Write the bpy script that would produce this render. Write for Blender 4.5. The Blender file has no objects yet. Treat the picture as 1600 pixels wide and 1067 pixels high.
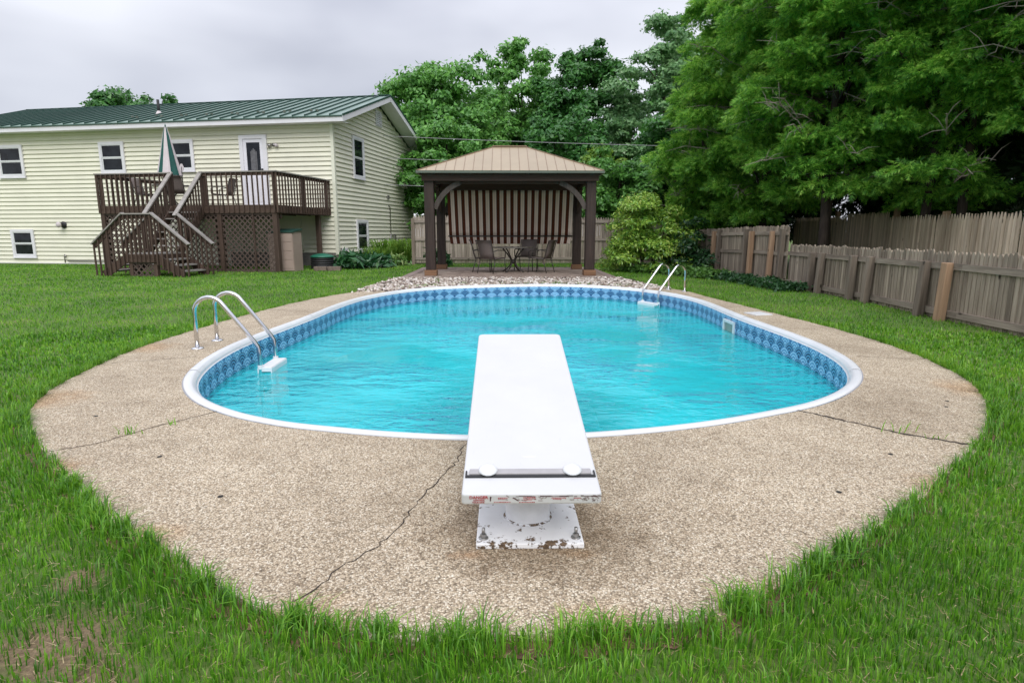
import bpy, bmesh, math, random
import numpy as np
from mathutils import Vector, Matrix, Quaternion
random.seed(7); RNG = np.random.default_rng(11)
R = math.radians; PI = math.pi
S = bpy.context.scene; COL = S.collection

# ------------------------------------------------------------ camera, world, sun, exposure
cam = bpy.data.cameras.new('camera'); camo = bpy.data.objects.new('camera', cam); COL.objects.link(camo)
cam.sensor_width = 36; cam.lens = 36*940/1600; cam.clip_start = .05; cam.clip_end = 600
camo.location = (0, 0, 1.2); camo.rotation_euler = (R(90-10.3), 0, -R(.85)); S.camera = camo
W = bpy.data.worlds.new('World'); S.world = W; W.use_nodes = True
SUN_EL, SUN_AZ = 48, 172
def build_world():
    n = W.node_tree.nodes; l = W.node_tree.links; n.clear()
    out = n.new('ShaderNodeOutputWorld'); bg1 = n.new('ShaderNodeBackground'); bg2 = n.new('ShaderNodeBackground'); add = n.new('ShaderNodeAddShader')
    sky = n.new('ShaderNodeTexSky'); sky.sky_type = 'NISHITA'; sky.sun_disc = False
    sky.sun_elevation = R(SUN_EL); sky.sun_rotation = R(SUN_AZ)
    l.new(sky.outputs[0], bg1.inputs[0]); bg1.inputs[1].default_value = .012
    tc = n.new('ShaderNodeTexCoord'); sep = n.new('ShaderNodeSeparateXYZ'); l.new(tc.outputs['Generated'], sep.inputs[0])
    # overcast deck: brighter towards the zenith, with broad soft cloud masses
    mp = n.new('ShaderNodeMapping'); mp.inputs['Scale'].default_value = (1.3, 1.0, 3.2); mp.inputs['Location'].default_value = (.35, .1, .62)
    l.new(tc.outputs['Generated'], mp.inputs[0])
    nz = n.new('ShaderNodeTexNoise'); nz.inputs['Scale'].default_value = 1.25; nz.inputs['Detail'].default_value = 4; nz.inputs['Roughness'].default_value = .42
    l.new(mp.outputs[0], nz.inputs[0])
    rp = n.new('ShaderNodeValToRGB'); rp.color_ramp.elements[0].position = .36; rp.color_ramp.elements[1].position = .62
    rp.color_ramp.elements[0].color = (.265, .275, .335, 1); rp.color_ramp.elements[1].color = (.64, .65, .70, 1)
    l.new(nz.outputs[0], rp.inputs[0])
    gr = n.new('ShaderNodeMapRange'); gr.inputs['From Min'].default_value = .25; gr.inputs['From Max'].default_value = 1
    gr.inputs['To Min'].default_value = 1.0; gr.inputs['To Max'].default_value = 2.7
    l.new(sep.outputs[2], gr.inputs[0])
    l.new(rp.outputs[0], bg2.inputs[0]); l.new(gr.outputs[0], bg2.inputs[1])
    l.new(bg1.outputs[0], add.inputs[0]); l.new(bg2.outputs[0], add.inputs[1]); l.new(add.outputs[0], out.inputs[0])
build_world()
sun = bpy.data.lights.new('sun', 'SUN'); suno = bpy.data.objects.new('sun', sun); COL.objects.link(suno)
sun.energy = 1.5; sun.angle = R(38); sun.color = (1, .97, .92)
suno.rotation_euler = (R(90-SUN_EL), 0, R(180-SUN_AZ))   # the sun stands behind the camera, slightly right
S.view_settings.view_transform = 'Standard'; S.view_settings.look = 'None'; S.view_settings.gamma = 1
S.view_settings.use_curve_mapping = False; S.view_settings.exposure = 0.40
S.cycles.max_bounces = 10; S.cycles.transparent_max_bounces = 16

# ------------------------------------------------------------ material helpers
class NT:
    def __init__(s, name):
        s.m = bpy.data.materials.new(name); s.m.use_nodes = True
        s.t = s.m.node_tree; s.n = s.t.nodes; s.l = s.t.links
        s.b = s.n['Principled BSDF']; s.out = s.n['Material Output']
    def new(s, k, **kw):
        o = s.n.new(k)
        for a, v in kw.items(): setattr(o, a, v)
        return o
    def set(s, sock, v):
        if isinstance(v, bpy.types.NodeSocket): s.l.new(v, sock)
        else: sock.default_value = v
    def math(s, op, a, b=0, c=None):
        o = s.new('ShaderNodeMath', operation=op); s.set(o.inputs[0], a); s.set(o.inputs[1], b)
        if c is not None: s.set(o.inputs[2], c)
        return o.outputs[0]
    def coord(s, kind='Object', scale=(1, 1, 1), loc=(0, 0, 0), rot=(0, 0, 0)):
        t = s.new('ShaderNodeTexCoord'); m = s.new('ShaderNodeMapping'); s.l.new(t.outputs[kind], m.inputs[0])
        m.inputs['Scale'].default_value = scale; m.inputs['Location'].default_value = loc; m.inputs['Rotation'].default_value = rot
        return m.outputs[0]
    def noise(s, co, scale, detail=3, rough=.5):
        o = s.new('ShaderNodeTexNoise'); s.l.new(co, o.inputs['Vector'])
        o.inputs['Scale'].default_value = scale; o.inputs['Detail'].default_value = detail; o.inputs['Roughness'].default_value = rough
        return o.outputs[0]
    def ramp(s, fac, stops, interp='LINEAR'):
        o = s.new('ShaderNodeValToRGB'); s.set(o.inputs[0], fac); cr = o.color_ramp; cr.interpolation = interp
        while len(cr.elements) < len(stops): cr.elements.new(.5)
        for e, (p, c) in zip(cr.elements, stops):
            e.position = p; e.color = (*c, 1) if len(c) == 3 else c
        return o.outputs[0]
    def mix(s, fac, a, b, mode='MIX'):
        o = s.new('ShaderNodeMix', data_type='RGBA', blend_type=mode)
        s.set(o.inputs[0], fac); s.set(o.inputs[6], (*a, 1) if isinstance(a, tuple) else a); s.set(o.inputs[7], (*b, 1) if isinstance(b, tuple) else b)
        return o.outputs[2]
    def bump(s, h, strength=.3, dist=.01):
        o = s.new('ShaderNodeBump'); s.l.new(h, o.inputs['Height']); o.inputs['Strength'].default_value = strength; o.inputs['Distance'].default_value = dist
        s.l.new(o.outputs[0], s.b.inputs['Normal']); return o.outputs[0]
    def col(s, c): s.set(s.b.inputs['Base Color'], (*c, 1) if isinstance(c, tuple) else c)
    def rough(s, v): s.set(s.b.inputs['Roughness'], v)
def simple(name, c, rough=.6, var=.12, scale=6, metal=0, bump=0, spec=.5, objvar=0):
    t = NT(name); co = t.coord(); n = t.noise(co, scale, 4, .6)
    a = tuple(x*(1-var) for x in c); b = tuple(min(1, x*(1+var)) for x in c)
    col = t.ramp(n, [(.3, a), (.7, b)])
    if objvar:
        oi = t.new('ShaderNodeObjectInfo'); f = t.math('MULTIPLY_ADD', oi.outputs['Random'], objvar*2, 1-objvar)
        hs = t.new('ShaderNodeHueSaturation'); t.l.new(col, hs.inputs['Color']); t.l.new(f, hs.inputs['Value']); col = hs.outputs[0]
    t.col(col); t.rough(rough); t.b.inputs['Metallic'].default_value = metal; t.b.inputs['Specular IOR Level'].default_value = spec
    if bump: t.bump(t.noise(co, scale*6, 3), bump, .01)
    return t.m
def wood(name, dark, light, axis=2, rough=.75, objvar=.2, knots=True, grain=14, stretch=.06, island=False):
    t = NT(name); sc = [1, 1, 1]; sc[axis] = stretch
    oi = t.new('ShaderNodeObjectInfo')
    tc = t.new('ShaderNodeTexCoord'); va = t.new('ShaderNodeVectorMath', operation='MULTIPLY_ADD')
    t.l.new(tc.outputs['Object'], va.inputs[0]); va.inputs[1].default_value = sc
    rnd = oi.outputs['Random']
    if island:
        g = t.new('ShaderNodeNewGeometry'); rnd = g.outputs['Random Per Island']
    cmb = t.new('ShaderNodeCombineXYZ'); k = t.math('MULTIPLY', rnd, 37.0)
    for i in range(3): t.l.new(k, cmb.inputs[i])
    t.l.new(cmb.outputs[0], va.inputs[2])
    n1 = t.noise(va.outputs[0], grain*3, 5, .65); n2 = t.noise(va.outputs[0], grain*.5, 2, .5)
    mid = tuple((a+b)/2 for a, b in zip(dark, light))
    c = t.ramp(n1, [(.3, dark), (.5, mid), (.68, light)])
    c = t.mix(.45, c, t.ramp(n2, [(.35, dark), (.65, light)]))
    if knots:
        v = t.new('ShaderNodeTexVoronoi'); v.inputs['Scale'].default_value = 4.5
        m = t.new('ShaderNodeMapping'); m.inputs['Scale'].default_value = [1 if i != axis else .45/stretch for i in range(3)]
        t.l.new(va.outputs[0], m.inputs[0]); t.l.new(m.outputs[0], v.inputs['Vector'])
        kf = t.ramp(v.outputs['Distance'], [(.05, (1, 1, 1)), (.11, (0, 0, 0))])
        c = t.mix(kf, c, tuple(x*.35 for x in dark))
    f = t.math('MULTIPLY_ADD', rnd, objvar*2, 1-objvar)
    hs = t.new('ShaderNodeHueSaturation'); t.l.new(c, hs.inputs['Color']); t.l.new(f, hs.inputs['Value'])
    t.col(hs.outputs[0]); t.rough(rough); t.b.inputs['Specular IOR Level'].default_value = .25
    t.bump(n1, .35, .004)
    return t.m
def leafmat(name, stops, trans=.35, rough=.45, spec=.4, big=.5, bigscale=.35):
    t = NT(name); g = t.new('ShaderNodeNewGeometry'); co = t.coord()
    n = t.noise(co, bigscale, 2)
    f = t.math('ADD', t.math('MULTIPLY', g.outputs['Random Per Island'], 1-big), t.math('MULTIPLY', n, big))
    c = t.ramp(f, stops)
    t.col(c); t.rough(rough); t.b.inputs['Specular IOR Level'].default_value = spec
    tr = t.new('ShaderNodeBsdfTranslucent'); hs = t.new('ShaderNodeHueSaturation'); t.l.new(c, hs.inputs['Color']); hs.inputs['Value'].default_value = 1.5; hs.inputs['Hue'].default_value = .485
    t.l.new(hs.outputs[0], tr.inputs[0]); mx = t.new('ShaderNodeMixShader'); mx.inputs[0].default_value = trans
    t.l.new(t.b.outputs[0], mx.inputs[1]); t.l.new(tr.outputs[0], mx.inputs[2]); t.l.new(mx.outputs[0], t.out.inputs[0])
    return t.m

M = {}
# exposed-aggregate concrete
def concrete():
    t = NT('aggregate_concrete'); co = t.coord()
    wob = t.noise(co, 60, 2); 
    v = t.new('ShaderNodeTexVoronoi'); v.inputs['Scale'].default_value = 150; t.l.new(co, v.inputs['Vector'])
    sp = t.new('ShaderNodeSeparateColor'); t.l.new(v.outputs['Color'], sp.inputs[0])
    peb = t.ramp(sp.outputs[0], [(0, (.085, .066, .046)), (.14, (.26, .205, .145)), (.36, (.47, .385, .285)), (.62, (.60, .50, .385)), (.82, (.74, .665, .555)), (1, (.90, .86, .78))])
    edge = t.ramp(v.outputs['Distance'], [(.42, (1, 1, 1)), (.74, (.24, .21, .17))])
    c = t.mix(.85, peb, edge, 'MULTIPLY')
    v2 = t.new('ShaderNodeTexVoronoi'); v2.inputs['Scale'].default_value = 260; t.l.new(co, v2.inputs['Vector'])
    s2 = t.new('ShaderNodeSeparateColor'); t.l.new(v2.outputs['Color'], s2.inputs[0])
    fine = t.ramp(s2.outputs[1], [(0, (.17, .135, .10)), (.5, (.47, .39, .30)), (1, (.72, .65, .54))])
    c = t.mix(.30, c, fine)
    big = t.noise(co, .9, 5, .62); c = t.mix(1, c, t.ramp(big, [(.28, (.76, .725, .66)), (.48, (.99, .965, .90)), (.7, (1.12, 1.10, 1.03))]), 'MULTIPLY')
    mid = t.noise(co, 5, 4, .7); c = t.mix(1, c, t.ramp(mid, [(.3, (.87, .85, .83)), (.6, (1.03, 1.03, 1.03))]), 'MULTIPLY')
    # darker patch under the board; rust marks in the slab before its plate
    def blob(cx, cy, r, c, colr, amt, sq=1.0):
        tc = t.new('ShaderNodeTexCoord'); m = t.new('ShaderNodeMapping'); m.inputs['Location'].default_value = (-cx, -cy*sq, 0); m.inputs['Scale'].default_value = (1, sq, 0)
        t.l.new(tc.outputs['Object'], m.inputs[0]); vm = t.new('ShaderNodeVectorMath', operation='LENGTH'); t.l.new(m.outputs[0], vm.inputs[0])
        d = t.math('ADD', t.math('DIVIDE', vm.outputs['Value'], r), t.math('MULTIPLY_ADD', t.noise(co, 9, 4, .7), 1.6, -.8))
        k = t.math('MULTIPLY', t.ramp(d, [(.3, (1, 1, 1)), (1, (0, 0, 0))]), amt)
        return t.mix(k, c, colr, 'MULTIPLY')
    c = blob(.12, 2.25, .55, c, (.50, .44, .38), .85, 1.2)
    c = blob(-.13, 2.06, .09, c, (.80, .55, .36), .6, 2); c = blob(.28, 2.06, .09, c, (.82, .62, .42), .5, 2)
    for (x, y, r) in [(-1.42, 2.2, .16), (-.6, 1.66, .2), (.3, 1.6, .2), (.85, 1.72, .2), (-2.3, 2.9, .2), (-3.3, 4.2, .35), (-3.7, 6.2, .35), (2.1, 2.6, .22), (3.6, 4.4, .35)]:
        c = blob(x, y, r, c, (.88, .66, .46), .6)
    t.col(c); t.rough(.85); t.b.inputs['Specular IOR Level'].default_value = .3
    h = t.math('SUBTRACT', 1.0, v.outputs['Distance']); t.bump(h, .55, .004)
    return t.m
M['concrete'] = concrete()
def lawnmat():
    t = NT('lawn_soil'); co = t.coord()
    c = t.ramp(t.noise(co, .8, 5, .7), [(.3, (.06, .12, .014)), (.5, (.11, .19, .024)), (.68, (.20, .20, .06))])
    c = t.mix(.5, c, t.ramp(t.noise(co, 45, 4, .7), [(.3, (.02, .045, .008)), (.7, (.10, .16, .035))]))
    def blob(cx, cy, r, c):
        tc = t.new('ShaderNodeTexCoord'); m = t.new('ShaderNodeMapping'); m.inputs['Location'].default_value = (-cx, -cy, 0); m.inputs['Scale'].default_value = (1, 1, 0)
        t.l.new(tc.outputs['Object'], m.inputs[0]); vm = t.new('ShaderNodeVectorMath', operation='LENGTH'); t.l.new(m.outputs[0], vm.inputs[0])
        d = t.math('ADD', t.math('DIVIDE', vm.outputs['Value'], r), t.math('MULTIPLY_ADD', t.noise(co, 6, 4, .7), 1.4, -.7))
        return t.mix(t.ramp(d, [(.5, (1, 1, 1)), (1, (0, 0, 0))]), c, t.ramp(t.noise(co, 70, 4, .8), [(.3, (.09, .062, .034)), (.7, (.26, .19, .11))]))
    # bare earth along the slab edge and in worn spots
    for (x, y, r) in BARE: c = blob(x, y, r, c)
    t.col(c); t.rough(.95); t.bump(t.noise(co, 60, 4), .6, .02); return t.m
BARE = [(-1.33, 1.62, .22), (-1.12, 1.46, .14), (-1.5, 1.95, .10), (.72, 1.66, .08), (-3.45, 4.4, .22), (-1.35, 2.2, .10)]
M['lawn'] = lawnmat()
GR = [(0, (.012, .045, .005)), (.25, (.038, .13, .009)), (.44, (.085, .26, .016)), (.62, (.165, .39, .026)), (.80, (.28, .48, .06)), (.93, (.44, .48, .16)), (1, (.54, .46, .26))]
M['grass'] = leafmat('grass_blades', GR, .4, .42, .45, .55, .8)
M['straw'] = leafmat('dry_straw', [(0, (.16, .11, .055)), (.5, (.34, .26, .14)), (1, (.50, .42, .25))], .2, .6, .2, .2, 1)
def boardmat():
    t = NT('white_board_skin'); co = t.coord(); a = t.noise(co, 2.2, 4, .6); g_ = t.noise(t.coord('Object', (9, 1.2, 1)), 7, 4, .75)
    c = t.ramp(a, [(.3, (.56, .56, .565)), (.7, (.605, .605, .615))]); c = t.mix(t.ramp(g_, [(.62, (0, 0, 0)), (.8, (.35, .35, .35))]), c, (.42, .41, .40))
    t.col(c); t.rough(.5); t.bump(t.noise(co, 420, 2), .25, .001); return t.m
M['white_board'] = boardmat()
M['white_trim'] = simple('white_trim', (.74, .73, .76), .45, .05, 2)
M['white_plastic'] = simple('white_plastic', (.70, .71, .72), .35, .03, 4)
M['coping'] = simple('white_aluminium_coping', (.70, .715, .73), .3, .05, 3)
M['black'] = simple('black_rubber', (.02, .02, .022), .6)
M['hole'] = simple('dark_plug', (.012, .011, .01), .8)
M['steel'] = simple('polished_steel', (.66, .66, .67), .14, .06, 2, metal=1)
M['bolt'] = simple('galvanised_steel', (.33, .32, .31), .4, .25, 60, metal=.8)
M['grey_pad'] = simple('worn_grey_white_bar', (.36, .345, .35), .5, .08, 30)
M['siding'] = simple('pale_yellow_siding', (.75, .735, .60), .55, .045, 1.5, objvar=.025)
M['corner'] = simple('pale_yellow_corner_trim', (.76, .76, .63), .5, .03, 2)
M['foundation'] = simple('grey_foundation', (.20, .19, .175), .9, .2, 5, bump=.3)
M['dark_inside'] = simple('dark_wood_soffit', (.035, .026, .022), .8, .3, 6)
def roofmat():
    t = NT('green_metal_roof'); co = t.coord(); n = t.noise(co, .8, 4, .6)
    t.col(t.ramp(n, [(.3, (.115, .19, .155)), (.7, (.19, .275, .235))])); t.rough(.38); t.b.inputs['Specular IOR Level'].default_value = .6
    return t.m
M['roof'] = roofmat()
M['roof_rib'] = simple('dark_green_metal_rib', (.012, .055, .040), .4, .2, 2)
M['deckwood'] = wood('brown_stained_deck_wood', (.040, .025, .019), (.115, .078, .060), 2, .7, .2, False)
M['deckwood_x'] = wood('brown_stained_deck_wood_lengthwise', (.040, .025, .019), (.115, .078, .060), 0, .7, .15, False)
M['deckcap'] = wood('weathered_grey_cap_rail', (.20, .185, .17), (.38, .355, .33), 0, .6, .1, False)
M['lattice'] = simple('brown_lattice', (.082, .056, .045), .7, .25, 8)
M['gazebo'] = wood('dark_brown_gazebo_timber', (.016, .011, .010), (.075, .052, .043), 2, .6, .1, False, 8)
M['gazebo_x'] = wood('brown_gazebo_beam', (.040, .022, .017), (.10, .062, .048), 0, .6, .1, False, 8)
M['brace'] = wood('grey_brown_brace', (.045, .036, .031), (.12, .098, .085), 2, .6, .1, False, 8)
M['newbase'] = wood('orange_brown_post_base', (.12, .062, .034), (.27, .155, .09), 0, .7, .2, False, 8)
M['gaz_roof'] = simple('tan_metal_gazebo_roof', (.36, .285, .19), .42, .07, 1.2, objvar=.03)
M['gaz_trim'] = simple('green_brown_eave_trim', (.10, .12, .095), .45, .15, 2)
M['gaz_seam'] = simple('brown_roof_seam', (.22, .145, .09), .5)
M['fence'] = wood('weathered_grey_picket', (.10, .075, .055), (.47, .39, .305), 2, .85, .25, True, 10)
M['fence_new'] = wood('tan_stockade_picket', (.31, .225, .15), (.76, .63, .485), 2, .85, .25, True, 10)
M['fence_is'] = wood('weathered_back_fence', (.14, .11, .088), (.46, .40, .34), 2, .85, .25, False, 10, island=True)
M['rail'] = wood('weathered_grey_rail', (.13, .10, .078), (.40, .335, .27), 1, .85, .12, True, 10)
M['railx'] = wood('weathered_grey_rail_across', (.16, .13, .11), (.40, .35, .30), 0, .85, .12, True, 10)
M['post'] = wood('weathered_grey_post', (.085, .066, .052), (.30, .245, .195), 2, .85, .15, True, 8)
M['post_new'] = wood('orange_new_post', (.24, .145, .085), (.48, .32, .21), 2, .8, .1, True, 8)
M['bark'] = wood('cedar_bark', (.020, .015, .013), (.10, .075, .062), 2, .95, .15, False, 8, .15)
M['twig'] = wood('bare_grey_twig', (.16, .13, .11), (.42, .36, .31), 2, .9, .1, False, 8, .2)
M['cedar'] = leafmat('cedar_foliage', [(0, (.014, .055, .010)), (.28, (.045, .16, .022)), (.46, (.13, .36, .045)), (.64, (.28, .54, .08)), (.88, (.48, .68, .14)), (1, (.42, .28, .08))], .38, .5, .35, .62, 1.7)
M['cedar_shade'] = leafmat('shaded_cedar_foliage', [(0, (.008, .024, .008)), (.35, (.016, .052, .012)), (.7, (.032, .095, .020)), (1, (.07, .16, .032))], .25, .5, .35, .45, .9)  # darker copy of the cedar foliage, deep shade put into its colour
M['leaf_a'] = leafmat('maple_leaves', [(0, (.03, .10, .022)), (.4, (.085, .25, .045)), (.65, (.16, .39, .075)), (1, (.30, .54, .15))], .3, .4, .45, .5, .35)
M['leaf_b'] = leafmat('dark_maple_leaves', [(0, (.014, .06, .015)), (.45, (.038, .15, .028)), (.75, (.08, .25, .045)), (1, (.17, .38, .08))], .28, .4, .45, .5, .35)
M['leaf_c'] = leafmat('silvery_leaves', [(0, (.04, .12, .04)), (.4, (.11, .26, .09)), (.7, (.22, .40, .16)), (1, (.45, .58, .36))], .3, .4, .5, .45, .35)
M['leaf_lime'] = leafmat('lime_leaves', [(0, (.05, .13, .015)), (.5, (.13, .27, .03)), (1, (.28, .42, .06))], .4, .4, .45, .3, .5)
M['rhodo'] = leafmat('rhododendron_leaves', [(0, (.025, .09, .015)), (.25, (.08, .23, .03)), (.42, (.21, .41, .05)), (.65, (.38, .57, .09)), (.86, (.57, .60, .17)), (1, (.50, .24, .13))], .2, .35, .5, .5, .9)
M['hosta'] = leafmat('hosta_leaves', [(0, (.012, .06, .022)), (.5, (.03, .12, .04)), (.85, (.07, .20, .07)), (1, (.30, .40, .22))], .2, .35, .5, .2, 2)
M['hosta_v'] = leafmat('variegated_hosta_leaves', [(0, (.05, .14, .03)), (.5, (.13, .28, .06)), (1, (.45, .52, .22))], .25, .35, .5, .2, 2)
M['fern'] = leafmat('bright_lily_leaves', [(0, (.05, .14, .02)), (.5, (.13, .28, .035)), (1, (.27, .42, .07))], .35, .4, .45, .2, 2)
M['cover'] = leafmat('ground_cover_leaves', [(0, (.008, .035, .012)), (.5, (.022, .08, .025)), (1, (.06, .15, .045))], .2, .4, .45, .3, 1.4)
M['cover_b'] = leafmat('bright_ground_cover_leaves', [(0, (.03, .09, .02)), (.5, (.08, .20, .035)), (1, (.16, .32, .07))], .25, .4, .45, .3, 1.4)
M['mulch'] = simple('dark_mulch_soil', (.045, .032, .024), .95, .4, 25, bump=.8)
M['mesh_fabric'] = simple('taupe_sling_fabric', (.155, .125, .115), .7, .12, 40)
M['chair_frame'] = simple('dark_bronze_frame', (.045, .038, .034), .4, .15, 10)
M['teal'] = simple('teal_cloth', (.02, .12, .12), .6)
M['umb_green'] = simple('dark_green_canvas', (.006, .075, .062), .75, .15, 5)
M['umb_white'] = simple('off_white_canvas', (.60, .54, .55), .75, .08, 5)
M['resin'] = simple('taupe_resin', (.36, .275, .235), .55, .06, 3)
M['resin_lid'] = simple('dark_green_lid', (.015, .06, .045), .5)
M['bin_lid'] = simple('green_bin_lid', (.02, .155, .095), .45)
M['stone'] = simple('edging_stone', (.17, .13, .105), .9, .3, 8, bump=.5)
M['wire'] = simple('pale_wire', (.30, .30, .31), .5)
M['curtain_in'] = simple('grey_curtain', (.14, .14, .15), .8, .3, 12)
M['red'] = simple('faded_red_print', (.42, .03, .04), .6, .4, 60)
M['darkprint'] = simple('dark_print', (.07, .02, .025), .6)
M['peel'] = simple('peeled_grey_edge', (.30, .25, .24), .8, .4, 120)
def peelmat():
    t = NT('peeling_white_paint'); co = t.coord()
    n = t.noise(co, 26, 6, .72); n2 = t.noise(co, 90, 3)
    tc = t.new('ShaderNodeTexCoord'); sp = t.new('ShaderNodeSeparateXYZ'); t.l.new(tc.outputs['Object'], sp.inputs[0])
    # more paint gone along the front edge of the plate (object y runs back from it)
    e = t.ramp(sp.outputs[1], [(0, (.11, .11, .11)), (.03, (.075, .075, .075)), (.055, (.0, .0, .0))])
    f = t.math('ADD', n, e)
    k = t.ramp(f, [(.615, (0, 0, 0)), (.64, (1, 1, 1))])
    t.col(t.mix(k, t.ramp(t.noise(co, 8, 3), [(.3, (.72, .72, .73)), (.7, (.83, .83, .84))]), t.ramp(n2, [(.3, (.05, .032, .02)), (.7, (.19, .12, .065))])))
    t.rough(.6); t.bump(t.math('MULTIPLY', k, -1), .6, .002); return t.m
M['peeling'] = peelmat()
def glassmat(name, c=(.02, .024, .03), rough=.06):
    t = NT(name); co = t.coord(); t.col(t.ramp(t.noise(co, 2.5, 3), [(.35, tuple(x*.5 for x in c)), (.65, tuple(x*1.6 for x in c))])); t.rough(rough); t.b.inputs['Specular IOR Level'].default_value = .32
    return t.m
M['glass'] = glassmat('dark_window_glass', (.012, .014, .018), .03)
def stripes():
    t = NT('brown_striped_fabric'); tc = t.new('ShaderNodeTexCoord'); sp = t.new('ShaderNodeSeparateXYZ'); t.l.new(tc.outputs['UV'], sp.inputs[0])
    f = t.math('FRACT', t.math('MULTIPLY', sp.outputs[0], 18.0))
    c = t.ramp(f, [(0, (.12, .030, .012)), (.45, (.92, .78, .70)), (.64, (.80, .68, .58)), (.655, (.66, .56, .46)), (.68, (.84, .74, .66)), (.80, (.94, .82, .74)), (.97, (.085, .024, .012))], 'CONSTANT')
    c = t.mix(.25, c, t.ramp(t.noise(t.coord(), 3, 3), [(.3, (.7, .7, .7)), (.7, (1, 1, 1))]), 'MULTIPLY')
    t.col(c); t.rough(.85)
    tr = t.new('ShaderNodeBsdfTranslucent'); t.l.new(c, tr.inputs[0]); mx = t.new('ShaderNodeMixShader'); mx.inputs[0].default_value = .22
    t.l.new(t.b.outputs[0], mx.inputs[1]); t.l.new(tr.outputs[0], mx.inputs[2]); t.l.new(mx.outputs[0], t.out.inputs[0]); return t.m
M['stripe'] = stripes()
def pavers():
    t = NT('brick_pavers'); g = t.new('ShaderNodeNewGeometry'); n = t.noise(t.coord(), 3, 3)
    t.col(t.ramp(t.math('ADD', t.math('MULTIPLY', g.outputs['Random Per Island'], .6), t.math('MULTIPLY', n, .4)), [(.15, (.17, .125, .105)), (.5, (.27, .205, .17)), (.85, (.38, .31, .26))])); t.rough(.85); return t.m
M['paver'] = pavers()
def gravelmat():
    t = NT('river_gravel'); g = t.new('ShaderNodeNewGeometry')
    t.col(t.ramp(g.outputs['Random Per Island'], [(0, (.10, .08, .07)), (.25, (.25, .19, .155)), (.5, (.42, .36, .30)), (.75, (.58, .52, .47)), (1, (.74, .70, .66))])); t.rough(.8); return t.m
M['gravel'] = gravelmat()
def linermat():
    t = NT('aqua_pool_liner'); co = t.coord(); n = t.noise(co, 2.2, 3)
    t.col(t.ramp(n, [(.3, (.05, .80, .87)), (.7, (.09, .86, .91))])); t.rough(.5); return t.m
M['liner'] = linermat()
def bandmat():
    # seigaiha-style printed liner band: u = metres along the wall, v = metres above the lower edge
    t = NT('blue_scallop_liner_print'); tc = t.new('ShaderNodeTexCoord'); sp = t.new('ShaderNodeSeparateXYZ'); t.l.new(tc.outputs['UV'], sp.inputs[0])
    u, v = sp.outputs[0], sp.outputs[1]; P = .25; co = t.coord()
    base = t.ramp(t.noise(co, 40, 3, .8), [(.42, (.008, .06, .22)), (.55, (.05, .22, .48)), (.68, (.50, .72, .88))])
    c = base
    # rows drawn back to front, offset half a period each
    for j, (v0, off, r, dk) in enumerate([(.195, .5, .125, 0), (.125, 0, .125, 1), (.055, .5, .125, 0), (-.015, 0, .125, 1), (-.085, .5, .125, 0)]):
        du = t.math('MULTIPLY', t.math('SUBTRACT', t.math('FRACT', t.math('ADD', t.math('DIVIDE', u, P), off)), .5), P)
        dv = t.math('MULTIPLY', t.math('SUBTRACT', v, v0), 1.15)
        d = t.math('SQRT', t.math('ADD', t.math('MULTIPLY', du, du), t.math('MULTIPLY', dv, dv)))
        ring = t.math('FRACT', t.math('MULTIPLY', d, 26.0))
        if dk: rc = t.ramp(ring, [(.0, (.002, .014, .075)), (.45, (.003, .03, .13)), (.62, (.003, .03, .13)), (.68, (.12, .36, .62)), (.88, (.20, .46, .72)), (1, (.002, .014, .075))])
        else: rc = t.mix(.3, t.ramp(ring, [(.0, (.03, .20, .46)), (.3, (.05, .26, .52)), (.5, (.40, .66, .84)), (.85, (.58, .78, .90)), (1, (.03, .20, .46))]), base)
        mask = t.math('LESS_THAN', d, r)
        c = t.mix(mask, c, rc)
    c = t.mix(t.ramp(t.noise(co, 75, 3, .8), [(.5, (0, 0, 0)), (.66, (.12, .12, .12))]), c, (.22, .46, .70)); c = t.mix(t.ramp(t.noise(co, 1.3, 3, .6), [(.45, (0, 0, 0)), (.7, (.10, .10, .10))]), c, (.10, .32, .56))
    t.col(c); t.rough(.35); return t.m
M['band'] = bandmat()
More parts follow.
